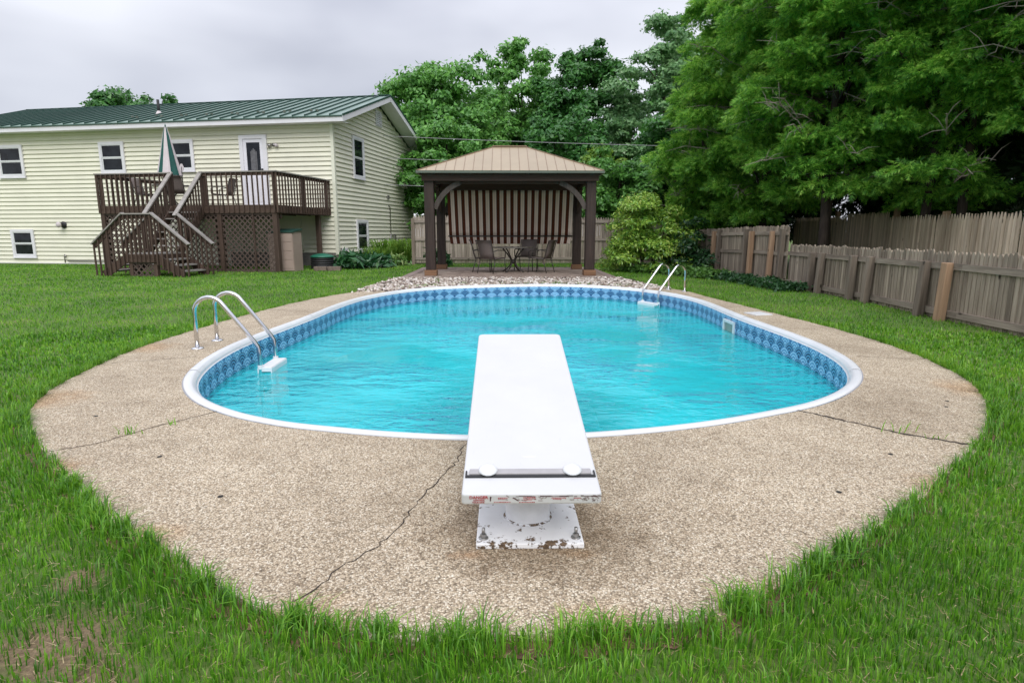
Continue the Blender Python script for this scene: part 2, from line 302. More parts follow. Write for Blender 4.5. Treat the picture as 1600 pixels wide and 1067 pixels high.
def watermat():
    t = NT('pool_water'); co = t.coord('Object', (1, 1.9, 1))
    w = t.noise(co, 1.5, 2, .5); 
    n1 = t.noise(t.coord('Object', (1, 1.8, 1)), 3.2, 3, .5); n2 = t.noise(t.coord('Object', (1, 1.6, 1), (3, 1, 0)), 9, 2, .5)
    h = t.math('ADD', t.math('ADD', t.math('MULTIPLY', n1, 1.0), t.math('MULTIPLY', n2, .42)), t.math('MULTIPLY', w, .6))
    pm_ = t.ramp(t.noise(t.coord(), .45, 2), [(.40, (.30, .30, .30)), (.58, (1.5, 1.5, 1.5))]); h = t.math('MULTIPLY', h, pm_)
    bp = t.new('ShaderNodeBump'); t.l.new(h, bp.inputs['Height']); bp.inputs['Strength'].default_value = .9; bp.inputs['Distance'].default_value = .05
    gl = t.new('ShaderNodeBsdfGlossy'); gl.inputs['Roughness'].default_value = .015; t.l.new(bp.outputs[0], gl.inputs['Normal'])
    tr = t.new('ShaderNodeBsdfTransparent'); tr.inputs[0].default_value = (.86, .99, 1, 1)
    rf = t.new('ShaderNodeBsdfRefraction'); rf.inputs['IOR'].default_value = 1.33; rf.inputs[0].default_value = (.86, .99, 1, 1); t.l.new(bp.outputs[0], rf.inputs['Normal'])
    body = t.new('ShaderNodeMixShader'); body.inputs[0].default_value = .12; t.l.new(tr.outputs[0], body.inputs[1]); t.l.new(rf.outputs[0], body.inputs[2])
    df = t.new('ShaderNodeBsdfDiffuse'); df.inputs[0].default_value = (.045, .76, .84, 1); b2 = t.new('ShaderNodeMixShader'); b2.inputs[0].default_value = .36; t.l.new(body.outputs[0], b2.inputs[1]); t.l.new(df.outputs[0], b2.inputs[2]); body = b2
    fr = t.new('ShaderNodeFresnel'); fr.inputs['IOR'].default_value = 1.34; t.l.new(bp.outputs[0], fr.inputs['Normal'])
    mx = t.new('ShaderNodeMixShader'); t.l.new(fr.outputs[0], mx.inputs[0]); t.l.new(body.outputs[0], mx.inputs[1]); t.l.new(gl.outputs[0], mx.inputs[2])
    t.l.new(mx.outputs[0], t.out.inputs[0]); t.n.remove(t.b); return t.m
M['water'] = watermat()

# ------------------------------------------------------------ mesh helpers
class MB:
    def __init__(s): s.v = []; s.f = []; s.uv = None
    def box(s, c, d, rot=None):
        hx, hy, hz = d[0]/2, d[1]/2, d[2]/2; b = len(s.v)
        for x, y, z in ((-1,-1,-1),(1,-1,-1),(1,1,-1),(-1,1,-1),(-1,-1,1),(1,-1,1),(1,1,1),(-1,1,1)):
            p = Vector((x*hx, y*hy, z*hz))
            if rot is not None: p = rot @ p
            s.v.append((p.x+c[0], p.y+c[1], p.z+c[2]))
        s.f += [(b,b+3,b+2,b+1),(b+4,b+5,b+6,b+7),(b,b+1,b+5,b+4),(b+1,b+2,b+6,b+5),(b+2,b+3,b+7,b+6),(b+3,b,b+4,b+7)]
        return s
    def span(s, a, b):
        return s.box([(a[i]+b[i])/2 for i in range(3)], [abs(b[i]-a[i]) for i in range(3)])
    def bar(s, p0, p1, w, h, up=(0, 0, 1)):
        p0, p1 = Vector(p0), Vector(p1); y = (p1-p0); L = y.length; y.normalize(); x = y.cross(Vector(up))
        if x.length < 1e-4: x = Vector((1, 0, 0))
        x.normalize(); z = x.cross(y); m = Matrix((x, y, z)).transposed()
        return s.box((p0+p1)/2, (w, L, h), m)
    def tube(s, pts, r, n=8, cap=True):
        pts = [Vector(p) for p in pts]; rr = r if isinstance(r, (list, tuple)) else [r]*len(pts); b = len(s.v)
        prev = None
        for i, p in enumerate(pts):
            t = (pts[min(i+1, len(pts)-1)]-pts[max(i-1, 0)]).normalized()
            if prev is None:
                a = Vector((0, 0, 1)) if abs(t.z) < .9 else Vector((1, 0, 0)); x = t.cross(a).normalized()
            else: x = (prev - t*prev.dot(t)).normalized()
            prev = x; y = t.cross(x)
            for k in range(n):
                q = p+(x*math.cos(2*PI*k/n)+y*math.sin(2*PI*k/n))*rr[i]; s.v.append(tuple(q))
        for i in range(len(pts)-1):
            for k in range(n):
                a = b+i*n+k; c = b+i*n+(k+1) % n; s.f.append((a, c, c+n, a+n))
        if cap: s.f.append(tuple(b+k for k in range(n))[::-1]); s.f.append(tuple(b+(len(pts)-1)*n+k for k in range(n)))
        return s
    def lathe(s, prof, c=(0, 0, 0), n=24):
        b = len(s.v)
        for r, z in prof:
            for k in range(n): s.v.append((c[0]+r*math.cos(2*PI*k/n), c[1]+r*math.sin(2*PI*k/n), c[2]+z))
        for i in range(len(prof)-1):
            for k in range(n):
                a = b+i*n+k; d = b+i*n+(k+1) % n; s.f.append((a, d, d+n, a+n))
        s.f.append(tuple(b+k for k in range(n))[::-1]); s.f.append(tuple(b+(len(prof)-1)*n+k for k in range(n)))
        return s
    def poly(s, pts, thick=0, axis=(0, 0, 1)):
        b = len(s.v); n = len(pts); ax = Vector(axis)*thick
        s.v += [tuple(p) for p in pts]
        if thick:
            s.v += [tuple(Vector(p)+ax) for p in pts]
            s.f.append(tuple(range(b, b+n))[::-1]); s.f.append(tuple(range(b+n, b+2*n)))
            for i in range(n): j = (i+1) % n; s.f.append((b+i, b+j, b+n+j, b+n+i))
        else: s.f.append(tuple(range(b, b+n)))
        return s
    def mesh(s, name, mat, smooth=False):
        me = bpy.data.meshes.new(name); me.from_pydata(s.v, [], s.f); me.materials.append(mat)
        if s.uv:
            l = me.uv_layers.new(name='UVMap')
            for lp in me.loops: l.data[lp.index].uv = s.uv[lp.vertex_index]
        if smooth: me.polygons.foreach_set('use_smooth', [True]*len(me.polygons))
        me.update(); return me
    def build(s, name, mat, parent=None, smooth=False, **k):
        return link(name, s.mesh(name, mat, smooth), parent, **k)
def link(name, me, parent=None, kind=None, label=None, loc=None, rz=None):
    o = bpy.data.objects.new(name, me); COL.objects.link(o)
    if parent: o.parent = parent
    if kind: o['kind'] = kind
    if label: o['label'] = label
    if loc is not None: o.location = loc
    if rz is not None: o.rotation_euler = (0, 0, rz)
    return o
def tag(o, label, cat, group=None, kind=None):
    o['label'] = label; o['category'] = cat
    if group: o['group'] = group
    if kind: o['kind'] = kind
    return o
def thing(name, label, cat, loc=(0, 0, 0), rz=0, group=None):
    o = bpy.data.objects.new(name, None); COL.objects.link(o); o.empty_display_size = .2; o.location = loc; o.rotation_euler = (0, 0, rz)
    return tag(o, label, cat, group)
def copy_tree(o, parent=None):
    c = o.copy(); COL.objects.link(c)
    if parent: c.parent = parent
    for ch in list(o.children): copy_tree(ch, c)
    return c
def bevel(o, w, seg=2):
    m = o.modifiers.new('bevel', 'BEVEL'); m.width = w; m.segments = seg; m.limit_method = 'ANGLE'; return o
def npmesh(name, V, F, mat, smooth=False):
    """V (n,3), F (m,k) with constant k"""
    me = bpy.data.meshes.new(name); n, m, k = len(V), len(F), F.shape[1]
    me.vertices.add(n); me.vertices.foreach_set('co', np.asarray(V, np.float32).ravel())
    me.loops.add(m*k); me.loops.foreach_set('vertex_index', np.asarray(F, np.int32).ravel())
    me.polygons.add(m); me.polygons.foreach_set('loop_start', np.arange(0, m*k, k, dtype=np.int32))
    me.materials.append(mat)
    if smooth: me.polygons.foreach_set('use_smooth', np.ones(m, bool))
    me.update(calc_edges=True); me.validate(); return me
def scatter(tv, tf, P, X, Y, Z, s):
    """copies of template (tv, tf) with frames X,Y,Z (n,3), scale s (n,) at P"""
    n = len(P); tv = np.asarray(tv, float); tf = np.asarray(tf)
    V = P[:, None, :] + s[:, None, None]*(tv[None, :, 0:1]*X[:, None, :]+tv[None, :, 1:2]*Y[:, None, :]+tv[None, :, 2:3]*Z[:, None, :])
    F = tf[None]+(np.arange(n)*len(tv))[:, None, None]
    return V.reshape(-1, 3), F.reshape(-1, tf.shape[1])
def unit(a): return a/np.maximum(np.linalg.norm(a, axis=-1, keepdims=True), 1e-9)
def frames(N, jit=.5, rng=RNG):
    """frames whose Z is near N and Y (leaf axis) random tangent"""
    Z = unit(N+rng.normal(0, jit, N.shape)); A = unit(rng.normal(0, 1, N.shape)); X = unit(np.cross(A, Z)); Y = np.cross(Z, X); return X, Y, Z

# ------------------------------------------------------------ pool outline
CX, A_, YN, BN, YF, BF = .27, 3.12, 6.4, 3.0, 10.6, 3.15
POOL_PTS = [(3.42, 8.3), (3.45, 9.01), (3.49, 9.77), (3.49, 10.57), (3.38, 11.36), (3.15, 12.07), (2.82, 12.66), (2.42, 13.12), (1.98, 13.45), (1.53, 13.66), (1.08, 13.76), (0.63, 13.75), (0.2, 13.68), (-0.22, 13.57), (-0.63, 13.45), (-1.04, 13.29), (-1.45, 13.06), (-1.83, 12.71), (-2.17, 12.24), (-2.43, 11.66), (-2.62, 11.01), (-2.72, 10.32), (-2.77, 9.63), (-2.78, 8.96), (-2.8, 8.3), (-2.84, 7.63), (-2.88, 6.92), (-2.88, 6.18), (-2.78, 5.43), (-2.57, 4.76), (-2.24, 4.23), (-1.84, 3.86), (-1.42, 3.62), (-1.0, 3.48), (-0.59, 3.38), (-0.19, 3.33), (0.2, 3.33), (0.59, 3.38), (0.98, 3.47), (1.37, 3.6), (1.77, 3.78), (2.18, 4.0), (2.58, 4.33), (2.95, 4.79), (3.22, 5.39), (3.37, 6.11), (3.42, 6.86), (3.42, 7.59)]
def smooth_poly(pts, n=8):
    P = np.array(pts, float); out = []
    for i in range(len(P)):
        p0, p1, p2, p3 = P[i-1], P[i], P[(i+1) % len(P)], P[(i+2) % len(P)]
        for k in range(n):
            t = k/n; out.append(.5*((2*p1)+(-p0+p2)*t+(2*p0-5*p1+4*p2-p3)*t*t+(-p0+3*p1-3*p2+p3)*t**3))
    return np.array(out)
def pool_outline(inset=0, n=176, m=28):
    pts = POOL_PTS
    # resample evenly
    P = smooth_poly(pts, 10); Q = np.vstack([P, P[:1]]); d = np.r_[0, np.cumsum(np.linalg.norm(np.diff(Q, axis=0), axis=1))]
    N = 320; t = np.linspace(0, d[-1], N, endpoint=False); P = np.c_[np.interp(t, d, Q[:, 0]), np.interp(t, d, Q[:, 1])]
    T = np.roll(P, -1, 0)-np.roll(P, 1, 0); T = unit(T); Nn = np.c_[T[:, 1], -T[:, 0]]   # sign fixed below
    if np.dot(Nn[0], P[0]-np.array([CX, 8.5])) > 0: Nn = -Nn
    return P+Nn*inset, t, d[-1]
OUT, ARC, PERIM = pool_outline(0)
def inpoly(px, py, poly):
    poly = np.asarray(poly); inside = np.zeros(len(px), bool); j = len(poly)-1
    for i in range(len(poly)):
        xi, yi = poly[i]; xj, yj = poly[j]
        if yi != yj:
            c = ((yi > py) != (yj > py)) & (px < (xj-xi)*(py-yi)/(yj-yi)+xi); inside ^= c
        j = i
    return inside
DECK_PTS = [(.02,1.60),(.41,1.63),(.69,1.71),(1.06,1.93),(1.45,2.2),(1.98,2.61),(2.68,3.2),(3.34,3.93),(3.83,4.85),(4.1,6.11),(4.12,7.37),(4.0,8.88),(3.80,11.12),(3.70,12.35),(3.2,13.0),(2.6,13.3),
            (1,13.9),(-1,13.7),(-2.6,12.5),(-3.05,11.9),(-3.45,10.69),(-3.70,8.99),(-3.79,7.25),(-3.77,6.06),(-3.58,4.96),(-3.33,4.19),(-2.94,3.6),(-2.19,2.86),(-1.62,2.35),(-1.22,2.05),(-.93,1.83),(-.67,1.7),(-.36,1.62)]
DECK = smooth_poly(DECK_PTS)
GRAVEL = [(-3.0,11.9),(-2.82,15.75),(3.1,15.75),(3.12,14.5),(3.62,12.7),(2.5,12.3),(-2,12.3)]
PATIO = (-2.7, 15.7, 3.0, 20.4)

# ------------------------------------------------------------ setting
m = MB(); G = 220
def lawn_mesh():
    # lawn sheet with a hole where the pool is: ring from the slab's middle outwards
    th = np.linspace(0, 2*PI, 320, endpoint=False)
    inner = pool_outline(-.06)[0]
    v = [(x, y, -.005) for x, y in inner]; c = np.array([CX, 8.5])
    for k in (1.5, 3, 8, 30):
        for (x, y) in inner: v.append((c[0]+(x-c[0])*k, c[1]+(y-c[1])*k, -.005))
    f = []
    for r in range(4):
        for i in range(320):
            j = (i+1) % 320; f.append((r*320+i, r*320+j, (r+1)*320+j, (r+1)*320+i))
    b = MB(); b.v = v; b.f = f; return b
lawn_mesh().build('ground', M['lawn'], kind='structure')
def ring_slab():
    # concrete deck around the pool
    inner = pool_outline(-.02)[0]; c = np.array([CX, 8.5]); ang_o = np.arctan2(DECK[:, 1]-c[1], DECK[:, 0]-c[0]); r_o = np.hypot(DECK[:, 1]-c[1], DECK[:, 0]-c[0])
    o = np.argsort(ang_o); ao, ro = ang_o[o], r_o[o]; ai = np.arctan2(inner[:, 1]-c[1], inner[:, 0]-c[0]); rr = np.interp(ai, ao, ro, period=2*PI)
    ri = np.hypot(inner[:, 1]-c[1], inner[:, 0]-c[0]); rr = np.maximum(rr, ri+.01)
    rr = rr+np.array([.012*math.sin(37*a)+.01*math.sin(91*a+1) for a in ai])*(rr > ri+.05)
    b = MB(); n = len(inner)
    for k in (0, .25, .5, .75, 1):
        for i in range(n):
            r = ri[i]+(rr[i]-ri[i])*k; b.v.append((c[0]+r*math.cos(ai[i]), c[1]+r*math.sin(ai[i]), .02))
    for i in range(n): r = rr[i]+.01; b.v.append((c[0]+r*math.cos(ai[i]), c[1]+r*math.sin(ai[i]), -.08))
    for q in range(5):
        for i in range(n): j = (i+1) % n; b.f.append((q*n+i, q*n+j, (q+1)*n+j, (q+1)*n+i))
    return b
slab = ring_slab().build('concrete_deck', M['concrete'], kind='structure')
def ribbon(pts, w, mat, parent, name, z=.0215, jit=.01, seed=1):
    rnd = random.Random(seed); P = [Vector((*p, 0)) for p in pts]; fine = []
    for a, b in zip(P, P[1:]):
        n = max(2, int((b-a).length/.03))
        for k in range(n): fine.append(a.lerp(b, k/n)+Vector((rnd.uniform(-jit, jit), rnd.uniform(-jit, jit), 0)))
    fine.append(P[-1]); b = MB()
    for i, p in enumerate(fine):
        t = (fine[min(i+1, len(fine)-1)]-fine[max(i-1, 0)]).normalized(); nn = Vector((-t.y, t.x, 0)); ww = w*rnd.uniform(.35, 1.15)*.5
        b.v += [tuple(p+nn*ww+Vector((0, 0, z))), tuple(p-nn*ww+Vector((0, 0, z)))]
    for i in range(len(fine)-1): b.f.append((2*i, 2*i+1, 2*i+3, 2*i+2))
    return b.build(name, mat, parent)
M['crack'] = simple('dark_crack', (.035, .026, .02), .95)
M['joint'] = simple('dirty_joint', (.115, .085, .06), .95, .4, 30)
ribbon([(-.2,3.3),(-.231,3.19),(-.242,3.0),(-.303,2.78),(-.371,2.58),(-.40,2.42),(-.423,2.28),(-.483,2.13),(-.589,1.98),(-.64,1.845),(-.69,1.776)], .0075, M['crack'], slab, 'crack')
ribbon([(-1.9,3.93),(-2.155,3.58),(-2.32,3.27),(-2.6,3.1)], .012, M['joint'], slab, 'joint', seed=2)
ribbon([(1.94,3.93),(2.17,3.64),(2.4,3.36),(2.7,3.15)], .026, M['crack'], slab, 'joint', seed=3)
ribbon([(-2.95,5.73),(-3.28,5.56),(-3.6,5.45)], .012, M['joint'], slab, 'joint', seed=4)
ribbon([(3.42,5.64),(3.74,5.54),(4.0,5.5)], .012, M['joint'], slab, 'joint', seed=5)
ribbon([(-2.86,9.0),(-3.6,9.3)], .012, M['joint'], slab, 'joint', seed=6)
ribbon([(3.4,9.9),(3.9,10.1)], .012, M['joint'], slab, 'joint', seed=7)
for i, (x, y) in enumerate([(-1.837,3.08),(-1.285,2.58),(-2.656,3.81),(2.09,3.058),(1.547,2.585),(3.15,4.08),(3.04,3.94)]):
    MB().lathe([(.006, 0), (.013, .001), (.013, .003), (.004, .004)], (0, 0, .019), 10).build('screw_hole', M['hole'], slab, loc=(x, y, 0))

sb = MB(); nd = len(DECK)
for i in range(nd):
    p = Vector((*DECK[i], 0)); t = Vector((*(DECK[(i+1) % nd]-DECK[i-1]), 0)).normalized(); nn = Vector((t.y, -t.x, 0)); nn *= 1 if nn.dot(p-Vector((.2, 8.5, 0))) > 0 else -1; w_ = .045+.03*math.sin(i*1.7)*math.sin(i*.37)
    sb.v += [tuple(p-nn*.05+Vector((0, 0, .001))), tuple(p+nn*(w_+.02)+Vector((0, 0, .001)))]
for i in range(nd): j = (i+1) % nd; sb.f.append((2*i, 2*i+1, 2*j+1, 2*j))
M['edge_soil'] = simple('reddish_edge_soil', (.17, .10, .06), .95, .5, 30, bump=.8)
sb.build('soil_edge', M['edge_soil'], kind='structure')

# ------------------------------------------------------------ swimming pool
pool = thing('swimming_pool', 'oval in-ground pool with white rim and blue scallop-print band', 'pool', (0, 0, 0))
def sweep(ins_z, i0, i1, name, mat, parent, smooth=True, close=False, uvv=None):
    rings = [pool_outline(a)[0] for a, z in ins_z]; n = len(OUT); idx = list(range(i0, i1+1)) if not close else list(range(n))
    b = MB(); uv = []
    k = len(ins_z)
    for i in idx:
        for (a, z), rg in zip(ins_z, rings): b.v.append((*rg[i % n], z)); uv.append((ARC[i % n] if i < n else PERIM, (z-ins_z[0][1])))
    cnt = len(idx)
    for i in range(cnt if close else cnt-1):
        j = (i+1) % cnt
        for q in range(k-1): b.f.append((i*k+q, j*k+q, j*k+q+1, i*k+q+1))
    b.uv = uv
    return b.build(name, mat, parent, smooth)
prof = [(-.010, .018), (-.010, .026), (-.002, .032), (.016, .035), (.042, .034), (.060, .027), (.066, .014), (.076, .008), (.080, -.004), (.080, -.018), (.094, -.022)]
SEG = [0, 36, 80, 118, 160, 200, 240, 282, 320]
for a, b_ in zip(SEG, SEG[1:]): sweep(prof, a, b_, 'coping_segment', M['coping'], pool)
for a in SEG[:-1]:
    ctr = pool_outline(.04)[0][a]; q = pool_outline(0)[0]; t = q[(a+1) % 320]-q[a-1]; ang = math.atan2(t[1], t[0])
    sweep([(x-.0, z+.004) for x, z in prof[1:9]], a, a+1, 'coping_joint', M['white_plastic'], pool) if a+1 <= 320 else None
sweep([(.093, -.30), (.093, -.021)], 0, 320, 'liner_band', M['band'], pool)
MZ = -.27
def basin():
    levels = [(.0935, -.295), (.094, -.95), (.12, -1.05), (.18, -1.12), (.30, -1.2), (.75, -1.5), (.4, -1.6)]
    b = MB(); n = 320
    for q, (a, z) in enumerate(levels):
        if q < 5: b.v += [(*p, z) for p in pool_outline(a)[0]]
        else: b.v += [(CX+(p[0]-CX)*a, 8.55+(p[1]-8.55)*a, z) for p in pool_outline(.30)[0]]
    for r in range(len(levels)-1):
        for i in range(n): j = (i+1) % n; b.f.append((r*n+i, (r+1)*n+i, (r+1)*n+j, r*n+j))
    k = (len(levels)-1)*n; b.f.append(tuple(k+i for i in range(n))); return b
basin().build('basin', M['liner'], pool, True)
WZ = -.24
wb = MB(); P_ = pool_outline(.092)[0]; wb.v = [(*p, WZ) for p in P_]; wb.f = [tuple(range(320))[::-1]] if sum(P_[i][0]*P_[(i+1)%320][1]-P_[(i+1)%320][0]*P_[i][1] for i in range(320)) < 0 else [tuple(range(320))]
water = wb.build('water', M['water'], kind='structure')
sk = MB()
_in = pool_outline(.093)[0]; _k = min(range(len(_in)), key=lambda q: abs(_in[q][1]-8.72) if _in[q][0] > 1 else 99); sx = float(_in[_k][0])
for a, b_ in (((sx-.03, 8.50, -.30), (sx, 8.94, -.265)), ((sx-.03, 8.50, -.12), (sx, 8.94, -.08)), ((sx-.03, 8.50, -.265), (sx, 8.55, -.12)), ((sx-.03, 8.89, -.265), (sx, 8.94, -.12))): sk.span(a, b_)
sk.build('skimmer_frame', M['white_plastic'], pool)
MB().span((sx-.006, 8.55, -.265), (sx+.004, 8.89, -.12)).build('skimmer_mouth', simple('grey_green_skimmer_throat', (.22, .30, .26), .5), pool)
lid = MB().box((0, 0, .008), (.27, .30, .016)).build('skimmer_lid', M['white_plastic']); lid.location = (3.72, 8.66, .02); lid.rotation_euler = (0, 0, R(12)); bevel(lid, .004)
tag(lid, 'flat square white skimmer cover lying on the concrete right of the pool', 'cover')

# ladders
def ladder(label, foot, ang, run, group='steel handrail ladders at the pool'):
    """local +x points from the feet to the pool"""
    L = thing('pool_ladder', label, 'ladder', (foot[0], foot[1], .02), ang, group)
    for s in (-1, 1):
        y = s*.235; pts = [(0, y, 0), (0, y, .30)]
        r = .155
        for k in range(0, 9):
            a = PI-k*R(136)/8; pts.append((r+r*math.cos(a), y, .375+r*math.sin(a)))
        # slope down to the pool wall then vertical
        ex, ez = pts[-1][0], pts[-1][2]; tx, tz = run, .04
        for k in (.3, .65, .93): pts.append((ex+(tx-ex)*k, y, ez+(tz-ez)*k))
        pts += [(tx+.012, y, tz-.03), (tx+.02, y, -.10), (tx+.02, y, -.85)]
        # leg curve refinement
        MB().tube(pts, .0215, 12).build('handrail', M['steel'], L, True)
        MB().lathe([(.062, 0), (.062, .008), (.045, .016), (.026, .020)], (0, y, 0), 20).build('flange', M['steel'], L, True)
        MB().lathe([(.028, -.02), (.028, .02)], (run+.02, y, -.20), 12).build('tread_clamp', M['white_plastic'], L)
    for z in (-.225, -.53):
        tr = MB().box((run+.065, 0, z), (.13, .50, .045)).box((run+.131, 0, z-.03), (.012, .50, .09)).box((run-.004, 0, z-.03), (.012, .50, .09))
        o = tr.build('tread', M['white_plastic'], L); bevel(o, .004)
    return L
ladder('curved steel ladder with white tread, near the left rim of the pool', (-3.15, 6.355), R(2), .60)
ladder('curved steel ladder at the far right end of the pool by the gravel', (3.555, 12.28), R(180+27), .66)

# diving board
db = thing('diving_board', 'white diving board on a peeling painted stand, pointing over the water', 'diving board', (.10, 0, .02))
y0, z0, y1, z1 = 2.0, .268, 3.66, .562; slope = math.atan2(z1-z0, y1-y0); Lb = math.hypot(z1-z0, y1-y0)
bm = bmesh.new()
hw, hc = .25, .03
outl = []
for (cx_, cy_, a0) in ((hw-hc, Lb-hc, 0), (-hw+hc, Lb-hc, 90), (-hw+.012, .012, 180), (hw-.012, .012, 270)):
    rad = hc if cy_ > 1 else .012
    for k in range(5): a = R(a0+k*22.5); outl.append((cx_+rad*math.cos(a), cy_+rad*math.sin(a)))
vb = [bm.verts.new((x, y, -.045)) for x, y in outl]; f = bm.faces.new(vb); ex = bmesh.ops.extrude_face_region(bm, geom=[f])
for v in ex['geom']:
    if isinstance(v, bmesh.types.BMVert): v.co.z = 0
bmesh.ops.recalc_face_normals(bm, faces=bm.faces)
me = bpy.data.meshes.new('board'); bm.to_mesh(me); bm.free(); me.materials.append(M['white_board'])
board = link('board', me, db); board.location = (0, y0, z0); board.rotation_euler = (slope, 0, 0); bevel(board, .008, 3)
cl = MB().box((0, .135, .0045), (.455, .034, .009)).build('clamp_bar', M['grey_pad'], board); bevel(cl, .003)
MB().box((0, .108, .003), (.478, .012, .006)).box((-.239, .122, .003), (.006, .04, .007)).box((.239, .122, .003), (.006, .04, .007)).build('rubber_gasket', M['black'], board)
for sx_ in (-1, 1):
    MB().lathe([(.036, 0), (.036, .004), (.031, .011), (.020, .017), (.008, .0195)], (sx_*.158, .137, .009), 24).build('dome_nut', M['white_plastic'], board, True)
# printed warning on the end face
def text_mesh(s, size, mat, parent, loc, name='lettering'):
    cu = bpy.data.curves.new(name, 'FONT'); cu.body = s; cu.size = size; cu.extrude = .0004; cu.offset = size*.02
    o = bpy.data.objects.new('tmp', cu); COL.objects.link(o); bpy.context.view_layer.update()
    me = bpy.data.meshes.new_from_object(o.evaluated_get(bpy.context.evaluated_depsgraph_get())); bpy.data.objects.remove(o); me.materials.clear(); me.materials.append(mat)
    t = link(name, me, parent); t.location = loc; t.rotation_euler = (R(90), 0, 0); return t
text_mesh('DANGER', .0165, M['red'], board, (-.222, -.0012, -.0185))
text_mesh('CONTROL', .0085, M['red'], board, (-.208, -.0012, -.0275))
text_mesh('YOUR DIVE', .0085, M['red'], board, (-.212, -.0012, -.0365))
pr = MB(); rnd = random.Random(5)
for (xa, xb, zc) in ((-.12, -.09, -.016), (-.12, -.098, -.021), (-.135, -.075, -.0335), (-.03, .01, -.014), (-.03, .012, -.019), (-.028, .0, -.024), (-.045, .008, -.0345), (.07, .12, -.017), (.075, .105, -.022), (.15, .17, -.018)):
    x = xa
    while x < xb:
        w = rnd.uniform(.002, .006); pr.box((x+w/2, -.0008, zc), (w, .001, rnd.uniform(.0014, .0024))); x += w+.0012
pr.build('small_print', M['red'], board)
dp = MB()
dp.box((-.147, -.0009, -.022), (.004, .001, .013)).box((-.146, -.0009, -.013), (.005, .001, .005))
dp.bar((-.066, -.0009, -.015), (-.047, -.0009, -.028), .001, .0035).build('pictogram', M['darkprint'], board)
st = MB(); x = -.07
rnd = random.Random(8)
while x < .24:
    w = rnd.uniform(.008, .03)
    if rnd.random() < .75: st.box((x+w/2, -.0007, -.0085+rnd.uniform(-.002, .001)), (w, .001, rnd.uniform(.001, .0035)))
    x += w
st.build('peeled_streak', M['darkprint'], board)
pe = MB()
for k in range(46): pe.box((rnd.uniform(-.1, .235)+rnd.uniform(0, .02), -.0006, rnd.uniform(-.030, -.007)), (rnd.uniform(.002, .016), .001, rnd.uniform(.0008, .0035)), Matrix.Rotation(rnd.uniform(-.6, .6), 3, 'Y'))
for k in range(26): pe.box((rnd.uniform(.18, .242), -.0006, rnd.uniform(-.036, -.006)), (rnd.uniform(.002, .012), .001, rnd.uniform(.0008, .004)), Matrix.Rotation(rnd.uniform(-.9, .9), 3, 'Y'))
pe.build('peeled_patch', M['peel'], board)
bp = MB().span((-.205, 0, 0), (.205, .46, .022)).build('base_plate', M['peeling'], db); bp.location = (0, 2.10, 0); bevel(bp, .004)
MB().lathe([(.098, 0), (.094, .01), (.092, .03), (.092, .30)], (0, 0, .022), 32).build('pedestal', simple('white_painted_pipe', (.70, .70, .71), .5, .06, 20), db, True).location = (.0, 2.335, -.01)
MB().lathe([(.101, 0), (.098, .004), (.094, .006)], (0, 0, .0225), 32).build('weld_ring', M['peeling'], db, True).location = (.0, 2.335, 0)
for sx_ in (-.178, .178):
    for yy in (2.145, 2.52):
        b = MB().lathe([(.019, 0), (.019, .003), (.010, .004)], (0, 0, .022), 16); b.build('washer', M['bolt'], db, True).location = (sx_, yy, 0)
        MB().lathe([(.0125, .004), (.0125, .017), (.011, .018)], (0, 0, .022), 6).build('nut', M['bolt'], db).location = (sx_, yy, 0)
        MB().lathe([(.0065, .017), (.0065, .042)], (0, 0, .022), 10).build('bolt', M['bolt'], db, True).location = (sx_, yy, 0)

# ------------------------------------------------------------ patio, gravel
pb = MB(); x0, ya, x1, yb = PATIO
MB().span((x0, ya, -.05), (x1, yb, .012)).build('patio', M['mulch'], kind='structure')
patio = COL.objects['patio']
rnd = random.Random(3)
yy = ya+.22; r = 0
while yy < yb-.2:
    xx = x0+.22-(.1 if r % 2 else 0)
    while xx < x1-.22:
        w = min(.2, x1-.22-xx); z = .03+rnd.uniform(-.003, .003)
        if w > .03 and xx >= x0+.2: pb.span((xx+.003, yy+.003, .0), (xx+w-.003, yy+.097, z))
        xx += .2
    yy += .1; r += 1
o = pb.build('field_paver', M['paver'], patio, kind='stuff')
M['border'] = simple('mauve_border_paver', (.25, .19, .17), .85, .2, 6, objvar=.12)
bm1 = MB().span((.003, .003, 0), (.197, .217, .034)).mesh('border_paver', M['border']); bm2 = MB().span((.003, .003, 0), (.217, .197, .034)).mesh('border_paver', M['border'])
for k in range(28):
    for y in (ya, yb-.22): link('border_paver', bm1, patio, loc=(x0+.02+k*.2, y, 0))
for k in range(21):
    for x in (x0, x1-.22): link('border_paver', bm2, patio, loc=(x, ya+.24+k*.2, 0))
# gravel stones
def stone_tpl():
    bm = bmesh.new(); bmesh.ops.create_icosphere(bm, subdivisions=1, radius=.5); v = np.array([v.co[:] for v in bm.verts]); f = np.array([[a.index for a in q.verts] for q in bm.faces]); bm.free(); return v*[1, .75, .5], f
tv, tf = stone_tpl()
n = 9000; px = RNG.uniform(-3.1, 3.7, n); py = RNG.uniform(11.8, 15.8, n)
k = inpoly(px, py, GRAVEL) & ~inpoly(px, py, pool_outline(-.045)[0]); px, py = px[k], py[k]; n = len(px)
N_ = np.tile([0, 0, 1.], (n, 1)); X, Y, Z = frames(N_, .35)
V, F = scatter(tv, tf, np.c_[px, py, RNG.uniform(.0, .045, n)], X, Y, Z, RNG.uniform(.045, .11, n))
g = link('gravel', npmesh('gravel', V, F, M['gravel']), kind='stuff'); tag(g, 'pale river stones between the far pool rim and the paved patio', 'gravel', kind='stuff')
gb = MB(); gb.v = [(x, y, .002) for x, y in GRAVEL]; gb.f = [tuple(range(len(GRAVEL)))[::-1]]
